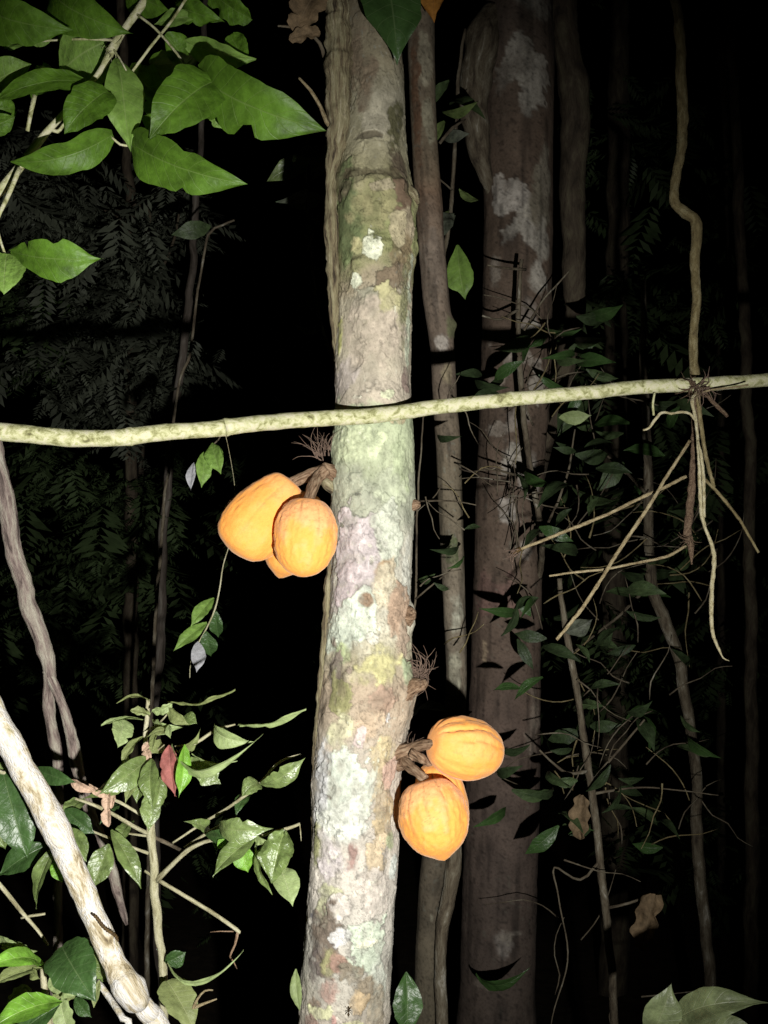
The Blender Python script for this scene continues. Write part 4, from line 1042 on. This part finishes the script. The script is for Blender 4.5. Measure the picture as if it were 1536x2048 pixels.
leaf(s2, (414, 1246, H1), (347, 1300, H1 - .05), 30, 25, 'g_vine2', 'ellip', fold=.35)
leaf(s2, (412, 1262, H1), (422, 1314, H1 + .02), 36, 10, 'g_dark', 'ellip', fold=.3)
leaf(s2, (396, 1283, H1), (394, 1344, H1 - .03), 32, -14, 'g_lilac', 'ellip', fold=.35)
leaf(s2, (432, 1222, H1), (436, 1276, H1 + .02), 30, 20, 'g_dark', 'ellip', fold=.3)

# leaves in the lower right corner
rb = thing('broadleaf_seedling', 'plant showing only a few lit leaves in the lower right corner', 'plant', P(1350, 3300, 1.75))
tube('stem', [(1345, 2062, 1.75, 5), (1348, 2150, 1.75, 6), (1350, 3300, 1.75, 9)], 'sapstem', rb, seg=8)
leaf(rb, (1290, 2085, 1.74), (1344, 1978, 1.70), 76, 22, 'g_dull', 'obov', fold=.25, droop=.2)
leaf(rb, (1340, 2055, 1.74), (1514, 1992, 1.66), 74, -26, 'g_dull', 'ellip', fold=.25, droop=.35)
leaf(rb, (1380, 2062, 1.74), (1520, 2060, 1.68), 50, -30, 'g_dull', 'ellip', fold=.25, droop=.2)
leaf(rb, (1345, 2060, 1.75), (1270, 2075, 1.72), 40, 20, 'g_dull', 'ellip', fold=.25, droop=.2)
leaf(rb, (1318, 2000, 1.76), (1345, 1974, 1.77), 10, 60, 'deadleaf', 'blade', fold=.3)

# ------------------------------------------------------------------ trees behind, right
E2 = [(-100, 812, 866), (0, 814, 868), (100, 815, 870), (200, 818, 872), (300, 824, 876), (400, 830, 884), (500, 838, 890), (600, 846, 898), (700, 860, 910), (800, 866, 914), (900, 872, 922), (1000, 876, 925), (1200, 886, 930), (1350, 893, 934), (1500, 884, 930), (1620, 862, 918), (1720, 842, 902), (1800, 836, 888), (1900, 831, 882), (2048, 826, 878)]
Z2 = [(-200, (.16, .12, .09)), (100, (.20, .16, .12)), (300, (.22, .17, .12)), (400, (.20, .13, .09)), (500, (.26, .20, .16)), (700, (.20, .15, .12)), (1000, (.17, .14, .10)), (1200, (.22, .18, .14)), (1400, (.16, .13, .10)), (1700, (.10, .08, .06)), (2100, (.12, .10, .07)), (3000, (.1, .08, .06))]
P2 = [(850, 150, 14, 60, (.33, .29, .22), 0, 0), (832, 230, 8, 120, (.14, .08, .05), 0, 0), (858, 250, 10, 60, (.30, .27, .20), 0, 0), (880, 690, 16, 20, (.42, .37, .34), 1, .2), (900, 660, 14, 24, (.14, .14, .08), 2, 0), (868, 540, 14, 60, (.22, .17, .14), 0, 0), (904, 1090, 12, 20, (.12, .14, .07), 0, 0), (912, 1230, 14, 30, (.36, .34, .28), 0, 0), (908, 1350, 12, 30, (.30, .28, .22), 0, 0), (895, 760, 14, 30, (.27, .22, .15), 0, 0), (862, 1830, 10, 14, (.30, .28, .22), 1, 0)]
v, f, c, base = trunk_geo(E2, 2.75, Z2, P2, [(905, 650, 14, 8), (850, 420, 20, 3)], 60, vis=4.0, seed=11, amp=1.2)
t2 = thing('slender_tree', 'slender brown tree trunk close behind the cocoa tree', 'tree', base)
mk('trunk', v, f, 'bigtrunk', t2, col=c * np.array((.82, .84, .80)))
tube('second_stem', [(905, 1650, 2.74, 16), (908, 1720, 2.72, 16), (898, 1790, 2.71, 15), (884, 1860, 2.70, 13), (880, 1950, 2.70, 12), (884, 2060, 2.7, 13), (880, 2700, 2.7, 18)], 'darkstem', t2, seg=12, rough=.2)

E3 = [(-100, 974, 1106), (0, 972, 1105), (60, 966, 1106), (150, 964, 1108), (300, 966, 1106), (450, 967, 1106), (600, 964, 1104), (700, 962, 1103), (800, 958, 1098), (900, 955, 1090), (1000, 952, 1086), (1200, 946, 1082), (1400, 938, 1080), (1600, 930, 1078), (1800, 925, 1072), (2048, 917, 1068)]
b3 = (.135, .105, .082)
Z3 = [(-200, (.10, .08, .07)), (80, (.11, .09, .075)), (160, (.13, .105, .085)), (300, (.14, .108, .085)), (500, b3), (700, (.145, .113, .09)), (1000, (.15, .117, .093)), (1250, (.15, .117, .095)), (1450, (.13, .10, .085)), (1700, (.10, .08, .07)), (2000, (.09, .075, .065)), (2400, (.1, .08, .07)), (3000, (.08, .06, .05))]  # lower zones coloured darker to imitate the torch beam falling off
wl = (.40, .40, .37)
P3 = [(1045, 175, 54, 40, (.34, .34, .31), 0, .3), (1060, 230, 34, 34, (.36, .36, .33), 0, .3), (1000, 190, 14, 30, (.2, .19, .17), 0, 0), (1012, 425, 34, 34, (.46, .455, .43), 1, .3), (1040, 485, 46, 38, (.40, .40, .37), 1, .3), (1075, 420, 20, 60, (.21, .20, .16), 0, 0), (1080, 510, 18, 30, (.34, .34, .31), 0, 0), (1068, 580, 22, 34, wl, 1, 0), (1045, 640, 20, 34, (.30, .28, .26), 0, 0), (1060, 680, 20, 14, wl, 0, 0),
      (1070, 30, 34, 34, (.20, .20, .18), 0, 0), (990, 780, 20, 14, (.28, .25, .22), 0, 0), (1020, 930, 24, 36, wl, 1, 0), (1050, 960, 26, 34, (.34, .33, .31), 0, 0), (1010, 1030, 16, 20, (.42, .41, .39), 0, 0), (1085, 350, 16, 60, (.24, .23, .19), 0, 0), (985, 560, 14, 20, (.26, .24, .21), 0, 0), (1030, 740, 30, 16, (.36, .34, .31), 0, .3), (975, 700, 14, 20, (.27, .24, .21), 0, 0), (1000, 870, 30, 14, (.30, .28, .25), 0, .3), (1060, 790, 18, 30, (.34, .33, .30), 0, .3), (1030, 850, 18, 22, (.30, .28, .26), 0, 0), (1045, 1110, 16, 14, (.36, .34, .31), 0, 0), (965, 1320, 8, 30, (.36, .30, .22), 0, .3), (1060, 1440, 26, 40, (.24, .21, .18), 0, 0), (1000, 1870, 20, 18, (.20, .19, .18), 0, 0), (1030, 1850, 24, 14, (.20, .19, .17), 0, 0), (960, 1950, 20, 14, (.18, .16, .14), 0, 0), (980, 1200, 40, 40, (.20, .135, .12), 0, 0)]
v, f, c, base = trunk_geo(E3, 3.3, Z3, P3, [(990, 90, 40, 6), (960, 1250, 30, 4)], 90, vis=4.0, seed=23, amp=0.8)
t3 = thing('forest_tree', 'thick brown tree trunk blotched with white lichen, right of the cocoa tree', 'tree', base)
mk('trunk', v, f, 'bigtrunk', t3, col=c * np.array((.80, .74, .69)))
tube('root_fold', [(985, 20, 3.26, 20), (966, 80, 3.22, 34), (950, 150, 3.2, 32), (948, 220, 3.2, 28), (956, 290, 3.22, 24), (972, 350, 3.24, 16), (985, 400, 3.28, 8)], 'darkstem', t3, seg=18, rough=.3, freq=14)
tube('forest_liana', [(1120, -900, 3.5, 30), (1124, -100, 3.5, 28), (1136, 100, 3.5, 27), (1146, 200, 3.5, 30), (1148, 300, 3.5, 27), (1144, 400, 3.5, 26), (1150, 500, 3.5, 24), (1150, 570, 3.5, 22), (1148, 640, 3.52, 20), (1115, 800, 3.6, 20), (1040, 1100, 3.7, 20), (1010, 1600, 3.75, 22), (1000, 2600, 3.75, 26)], 'dimbark', label='dim brown stem standing right against the thick lichen-blotched trunk', cat='tree stem', seg=16, rough=.25, wob=.02, freq=14)

# undergrowth saplings, right
rng = random.Random(21)
GU = 'thin saplings in the dark undergrowth at right'


def bushlet(name, label, stems, leaves, base, mats=('g_under', 'g_dark', 'g_under', 'g_forest'), group=GU, mat='darkstem', tangle=()):
    o = thing(name, label, 'sapling', base, group)
    for k, s in enumerate(stems):
        tube('stem' if k == 0 else 'branch', s, mat, o, seg=7, step=0.02, wob=.012, rough=.2)
    for (x0, x1, y0, y1, d0, d1, n_, ln) in tangle:
        for _ in range(n_):
            x, y, d = rng.uniform(x0, x1), rng.uniform(y0, y1), rng.uniform(d0, d1)
            a = rng.uniform(0, 6.28)
            pts = [(x, y, d, rng.uniform(1.0, 2.2))]
            for q in range(4):
                a += rng.uniform(-.5, .5)
                x += math.cos(a) * ln * .25
                y += math.sin(a) * ln * .25
                pts.append((x, y, d + rng.uniform(-.03, .03), 1.5 - .25 * q))
            tube('twig', pts, rng.choice(('darkstem', 'darkstem', 'liana')), o, seg=4, step=0.03, wob=.004)
    for (x0, x1, y0, y1, d0, d1, n_, lo, hi) in leaves:
        n_ = int(n_ * .66)
        for _ in range(n_):
            x, y, d = rng.uniform(x0, x1), rng.uniform(y0, y1), rng.uniform(d0, d1)
            a = R(rng.choice((rng.uniform(-70, 30), rng.uniform(150, 250))))
            ln = rng.uniform(lo, hi)
            leaf(o, (x, y, d), (x + math.cos(a) * ln, y - math.sin(a) * ln * .8 + ln * .15, d - rng.uniform(-.08, .16)), ln * rng.uniform(.32, .5), rng.uniform(-65, 65), rng.choice(mats), 'ellip', fold=.25, droop=.2, share=rng.randrange(5))
    return o


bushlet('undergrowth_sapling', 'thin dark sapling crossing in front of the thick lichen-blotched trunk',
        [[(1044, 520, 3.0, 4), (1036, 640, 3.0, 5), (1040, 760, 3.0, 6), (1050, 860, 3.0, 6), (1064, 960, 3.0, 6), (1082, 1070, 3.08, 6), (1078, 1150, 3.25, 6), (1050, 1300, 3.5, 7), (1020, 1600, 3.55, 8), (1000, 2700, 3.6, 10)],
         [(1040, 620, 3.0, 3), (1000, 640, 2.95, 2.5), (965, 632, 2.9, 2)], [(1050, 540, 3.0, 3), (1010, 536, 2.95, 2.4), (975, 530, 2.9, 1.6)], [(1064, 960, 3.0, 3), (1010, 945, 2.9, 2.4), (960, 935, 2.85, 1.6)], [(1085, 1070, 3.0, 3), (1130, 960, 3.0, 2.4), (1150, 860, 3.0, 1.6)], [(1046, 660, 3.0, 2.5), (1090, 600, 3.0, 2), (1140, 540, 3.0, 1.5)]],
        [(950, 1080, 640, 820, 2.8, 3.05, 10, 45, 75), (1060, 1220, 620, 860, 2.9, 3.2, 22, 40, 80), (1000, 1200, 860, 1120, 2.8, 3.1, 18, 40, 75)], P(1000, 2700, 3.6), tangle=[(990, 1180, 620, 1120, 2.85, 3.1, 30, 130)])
bushlet('undergrowth_sapling', 'sapling with a mottled pale stem running from mid right to the bottom edge',
        [[(1118, 1160, 2.8, 5), (1128, 1250, 2.8, 6.5), (1145, 1340, 2.8, 7), (1162, 1430, 2.8, 7), (1178, 1540, 2.8, 8), (1192, 1650, 2.8, 8), (1204, 1760, 2.8, 8), (1218, 1900, 2.8, 8), (1228, 2050, 2.8, 8), (1240, 2900, 2.8, 10)],
         [(1178, 1540, 2.8, 4), (1130, 1545, 2.75, 3), (1080, 1500, 2.7, 2)], [(1200, 1720, 2.8, 3), (1160, 1760, 2.78, 2.6), (1108, 1736, 2.75, 2), (1116, 1800, 2.75, 1.6), (1134, 1920, 2.75, 1.6), (1100, 2050, 2.75, 1.2)], [(1215, 1815, 2.8, 3), (1260, 1805, 2.78, 2.6), (1312, 1790, 2.75, 2)], [(1190, 1560, 2.8, 3), (1240, 1500, 2.8, 2.4), (1290, 1440, 2.8, 2)], [(1180, 1590, 2.8, 3), (1290, 1575, 2.8, 1.6), (1440, 1590, 2.8, 1)]],
        [(1020, 1260, 1180, 1420, 2.6, 2.95, 26, 40, 80), (980, 1200, 1420, 1700, 2.6, 2.9, 24, 40, 90), (1180, 1400, 1380, 1700, 2.7, 3.1, 26, 40, 80)], P(1240, 2900, 2.8), tangle=[(1060, 1420, 1200, 1700, 2.7, 3.1, 36, 140), (1080, 1300, 1700, 2000, 2.7, 3.0, 6, 160)])
bushlet('undergrowth_sapling', 'grey sapling stem with a bend standing far right behind the dangling stems',
        [[(1285, 560, 3.5, 6), (1290, 800, 3.5, 8), (1298, 1000, 3.5, 10), (1303, 1170, 3.5, 11), (1330, 1240, 3.5, 12), (1360, 1320, 3.5, 12), (1374, 1420, 3.5, 11), (1390, 1540, 3.5, 11), (1396, 1700, 3.5, 12), (1412, 1860, 3.5, 12), (1424, 2048, 3.5, 12), (1440, 2600, 3.5, 15)],
         [(1300, 1000, 3.5, 4), (1250, 940, 3.4, 3), (1200, 900, 3.3, 2)], [(1303, 1170, 3.5, 4), (1250, 1220, 3.4, 3), (1150, 1300, 3.3, 2)]],
        [(1120, 1400, 800, 1020, 3.1, 3.6, 26, 45, 95), (1150, 1420, 1020, 1300, 3.2, 3.7, 20, 45, 95)], P(1440, 2600, 3.5), tangle=[(1130, 1430, 800, 1300, 3.2, 3.6, 26, 150)])
bushlet('undergrowth_sapling', 'low leafy sapling between the cocoa trunk and the slender trunk',
        [[(848, 820, 2.5, 1.4), (836, 1000, 2.5, 2), (830, 1200, 2.5, 2.4), (790, 1400, 2.5, 4), (740, 1800, 2.5, 5), (730, 3000, 2.5, 7)], [(830, 1200, 2.5, 2), (880, 1160, 2.45, 1.6), (925, 1120, 2.4, 1)], [(836, 1005, 2.5, 2), (900, 1003, 2.45, 1.6), (950, 1010, 2.4, 1)]],
        [(835, 930, 1000, 1230, 2.3, 2.6, 9, 34, 60), (840, 960, 1380, 1480, 2.3, 2.6, 8, 40, 80), (850, 890, 820, 880, 2.3, 2.6, 3, 34, 60)], P(730, 3000, 2.5), tangle=[(840, 940, 780, 1450, 2.4, 2.6, 12, 90)])
bushlet('undergrowth_sapling', 'sapling with grey-green leaves between the slender and the thick trunk at top',
        [[(930, 60, 3.0, 3), (915, 200, 3.0, 4), (905, 400, 3.0, 4), (880, 600, 3.02, 5), (900, 900, 3.05, 6), (908, 1400, 3.05, 7), (872, 1750, 3.05, 7), (852, 2700, 3.1, 9)], [(905, 380, 3.0, 2), (880, 360, 2.95, 1.6)], [(880, 285, 2.95, 3), (905, 255, 2.95, 3.4), (932, 236, 2.95, 1.6)]],
        [(880, 925, 130, 520, 2.85, 3.05, 14, 40, 85)], P(852, 2700, 3.1), mats=('g_grey', 'g_forest', 'g_forest2'))
bushlet('undergrowth_sapling', 'dim sapling whose leaves show just left of the cocoa trunk',
        [[(620, 200, 3.2, 2), (612, 400, 3.2, 3), (640, 640, 3.2, 4), (710, 900, 3.2, 4), (705, 1500, 3.2, 5), (690, 2700, 3.2, 8)], [(615, 500, 3.2, 2), (640, 430, 3.15, 1.6)]],
        [(575, 660, 230, 660, 3.0, 3.3, 20, 45, 95)], P(690, 2700, 3.2), mats=('g_forest', 'g_dark', 'g_forest2', 'g_grey'), group='dim saplings at left')
bushlet('undergrowth_sapling', 'slender dim sapling with one drooping leaf in the dark at upper left',
        [[(470, 440, 3.6, 2), (445, 450, 3.6, 2.4), (415, 470, 3.6, 2.6), (398, 560, 3.6, 2.4), (380, 700, 3.6, 3), (344, 860, 3.6, 3), (300, 1500, 3.6, 4), (296, 2600, 3.6, 8)]],
        [(400, 450, 450, 470, 3.5, 3.6, 3, 60, 95)], P(296, 2600, 3.6), mats=('g_grey', 'g_forest'), group='dim saplings at left')

leaf(None, (1312, 1788, 2.7), (1283, 1902, 2.7), 62, 20, 'deadleaf', 'ragged', fold=.4, wave=.14, bites=2, label='brown shrivelled leaf hanging from the pale-stemmed sapling at lower right', cat='dead leaf')
leaf(None, (1165, 1590, 2.72), (1160, 1680, 2.72), 46, 20, 'deadleaf', 'ragged', fold=.4, wave=.14, label='brown hanging dead leaf at the top of the pale-stemmed sapling', cat='dead leaf')
leaf(None, (1118, 835, 2.9), (1182, 832, 2.86), 32, 20, 'g_pale', 'ellip', fold=.2, label='pale oval leaf just under the vine right of the thick trunk', cat='leaf')
leaf(None, (915, 490, 2.9), (928, 596, 2.86), 62, 16, 'g_vine2', 'obov', fold=.25, bites=1, label='green leaf hanging between the slender and the thick trunk', cat='leaf')
leaf(None, (952, 1945, 2.95), (1050, 1960, 2.85), 34, 60, 'g_dark', 'ellip', fold=.3, droop=.4, label='dark arched leaf in front of the thick trunk near the bottom', cat='leaf')
leaf(None, (1130, 1265, 2.72), (1186, 1240, 2.70), 40, 30, 'g_forest2', 'ellip', fold=.2, label='greyish leaf beside the top of the mottled pale sapling stem', cat='leaf')

# ant on the trunk
ant = thing('ant', 'tiny dark ant on the cocoa trunk near the bottom edge', 'ant', P(697, 2022, 1.915))
v, f = tube_geo([P(697, 2013, 1.915), P(697, 2016, 1.913), P(697, 2019, 1.914), P(697, 2022, 1.912), P(697, 2025, 1.914), P(697, 2029, 1.912), P(697, 2033, 1.914)], [x * 0.00087 for x in (1.2, 2, .8, 1.8, .7, 2.6, .6)], 8, 0.0008, 0, 0, 1)
mk('body', v, f, 'insect', ant)
for s in (-1, 1):
    for q, (dy, ey) in enumerate(((0, -9), (1, 3), (2, 11))):
        v, f = tube_geo([P(697 + s, 2021 + dy, 1.913), P(697 + s * 5, 2021 + dy + ey * .5 - 2, 1.910), P(697 + s * 7, 2021 + ey * .8, 1.914)], [.0005, .0004, .0003], 4, 0.002, 0, 0, 1)
        mk('leg', v, f, 'insect', ant)

# ------------------------------------------------------------------ forest far behind
def crown_geo(blobs, n_fr, seed, size, leaflets=9):
    """pinnate fronds of small leaflets hung through the blobs (px, py, depth, rx, ry, rd)"""
    rg = np.random.RandomState(seed)
    V, F, U = [], [], []
    k = 0
    for (x, y, d, rx, ry, rd, cnt) in blobs:
        for _ in range(int(cnt * n_fr)):
            q = rg.normal(0, .5, 3)
            o = np.array(P(float(x + q[0] * rx), float(y + q[1] * ry), float(d + q[2] * rd)))
            az = rg.uniform(0, 2 * math.pi)
            dr = np.array((math.cos(az), math.sin(az) * .7, rg.uniform(-.9, .1)))
            dr /= np.linalg.norm(dr)
            L = size * rg.choice((.3, .45, .6, .8, 1.2)) * rg.uniform(.7, 1.3)
            sd = np.cross(dr, (0, 0, 1.0))
            sd /= np.linalg.norm(sd) + 1e-9
            nm = np.cross(sd, dr)
            for j in range(leaflets):
                t = (j + 1) / leaflets
                for s in (-1, 1):
                    p0 = o + dr * L * t - np.array((0, 0, .25 * L * t * t))
                    ll = L * .42 * math.sin(math.pi * (.15 + .8 * t)) * rg.uniform(.7, 1.2)
                    a = sd * s * .85 + dr * .5 - nm * rg.uniform(0, .6)
                    a /= np.linalg.norm(a)
                    ww = np.cross(a, nm) * ll * .16
                    V += [p0, p0 + a * ll * .5 + ww, p0 + a * ll, p0 + a * ll * .5 - ww]
                    F.append((k, k + 1, k + 2, k + 3))
                    U += [(0, .5), (.5, 1), (1, .5), (.5, 0)]
                    k += 4
    return np.array(V), F, np.array(U)


def far_tree(name, label, trunk, blobs, mat, n_fr, seed, size, limbs=(), tm='dimbark', group='dim trees in the forest behind'):
    o = thing(name, label, 'tree', P(*trunk[-1][:3]), group)
    tube('trunk', trunk, tm, o, seg=10, step=.04, wob=.03, rough=.15)
    for b_ in limbs:
        tube('limb', b_, tm, o, seg=6, step=.04, wob=.02, rough=.15)
    if blobs:
        v, f, u = crown_geo(blobs, n_fr, seed, size)
        tag(mk('crown', v, f, mat, o, uv=u, smooth=False), kind='stuff')
    return o


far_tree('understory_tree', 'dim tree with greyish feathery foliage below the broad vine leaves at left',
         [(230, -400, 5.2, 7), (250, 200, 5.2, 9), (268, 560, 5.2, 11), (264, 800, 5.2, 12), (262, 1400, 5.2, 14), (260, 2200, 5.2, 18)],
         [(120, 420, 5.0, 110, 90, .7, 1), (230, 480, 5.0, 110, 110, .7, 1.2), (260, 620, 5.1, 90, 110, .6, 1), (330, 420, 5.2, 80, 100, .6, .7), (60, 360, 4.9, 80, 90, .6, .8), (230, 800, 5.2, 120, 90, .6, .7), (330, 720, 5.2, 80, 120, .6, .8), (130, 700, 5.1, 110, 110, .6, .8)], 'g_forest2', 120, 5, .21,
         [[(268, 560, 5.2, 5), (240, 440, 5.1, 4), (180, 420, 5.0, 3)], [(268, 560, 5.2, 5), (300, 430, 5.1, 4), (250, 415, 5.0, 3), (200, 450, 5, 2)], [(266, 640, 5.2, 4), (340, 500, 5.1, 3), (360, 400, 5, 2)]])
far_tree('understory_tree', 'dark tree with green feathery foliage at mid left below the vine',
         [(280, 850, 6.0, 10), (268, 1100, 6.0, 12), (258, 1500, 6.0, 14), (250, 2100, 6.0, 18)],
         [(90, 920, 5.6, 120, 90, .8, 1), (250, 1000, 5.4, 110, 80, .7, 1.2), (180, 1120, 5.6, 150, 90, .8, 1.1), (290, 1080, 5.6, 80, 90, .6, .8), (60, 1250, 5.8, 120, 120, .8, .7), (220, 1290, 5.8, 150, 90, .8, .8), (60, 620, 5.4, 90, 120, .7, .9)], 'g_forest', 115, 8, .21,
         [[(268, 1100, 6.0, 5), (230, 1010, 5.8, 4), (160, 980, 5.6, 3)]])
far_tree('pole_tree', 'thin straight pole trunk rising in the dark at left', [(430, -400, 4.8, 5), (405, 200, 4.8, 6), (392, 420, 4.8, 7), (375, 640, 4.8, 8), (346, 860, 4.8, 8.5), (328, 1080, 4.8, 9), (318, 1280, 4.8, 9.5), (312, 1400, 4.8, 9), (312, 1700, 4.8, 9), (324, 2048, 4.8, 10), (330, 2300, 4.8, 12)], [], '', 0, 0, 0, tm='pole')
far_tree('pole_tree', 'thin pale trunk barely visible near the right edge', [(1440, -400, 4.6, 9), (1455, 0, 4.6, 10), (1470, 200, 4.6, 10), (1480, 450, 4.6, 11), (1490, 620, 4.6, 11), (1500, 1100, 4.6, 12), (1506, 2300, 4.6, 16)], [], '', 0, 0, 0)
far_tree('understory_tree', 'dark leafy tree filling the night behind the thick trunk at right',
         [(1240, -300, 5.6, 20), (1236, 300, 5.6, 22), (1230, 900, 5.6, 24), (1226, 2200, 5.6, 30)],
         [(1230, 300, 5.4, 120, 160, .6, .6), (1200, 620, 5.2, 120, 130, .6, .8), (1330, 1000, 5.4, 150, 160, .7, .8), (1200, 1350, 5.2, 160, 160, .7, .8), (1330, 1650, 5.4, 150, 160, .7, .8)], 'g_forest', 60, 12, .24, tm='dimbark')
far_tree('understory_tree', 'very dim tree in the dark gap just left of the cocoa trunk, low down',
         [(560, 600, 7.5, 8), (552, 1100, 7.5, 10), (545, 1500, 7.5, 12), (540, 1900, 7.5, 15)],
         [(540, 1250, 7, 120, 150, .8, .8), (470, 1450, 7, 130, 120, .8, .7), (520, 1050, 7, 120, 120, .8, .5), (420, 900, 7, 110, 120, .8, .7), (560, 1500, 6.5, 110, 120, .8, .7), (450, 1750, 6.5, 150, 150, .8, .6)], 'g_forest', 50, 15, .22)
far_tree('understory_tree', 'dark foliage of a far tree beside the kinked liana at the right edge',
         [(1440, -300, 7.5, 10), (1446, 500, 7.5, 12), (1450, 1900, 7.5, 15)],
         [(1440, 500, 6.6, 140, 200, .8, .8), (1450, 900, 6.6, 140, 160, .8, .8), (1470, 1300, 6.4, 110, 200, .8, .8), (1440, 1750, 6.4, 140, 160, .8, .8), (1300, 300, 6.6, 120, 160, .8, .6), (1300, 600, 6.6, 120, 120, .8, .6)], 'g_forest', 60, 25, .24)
print('objects', len(SC.objects))
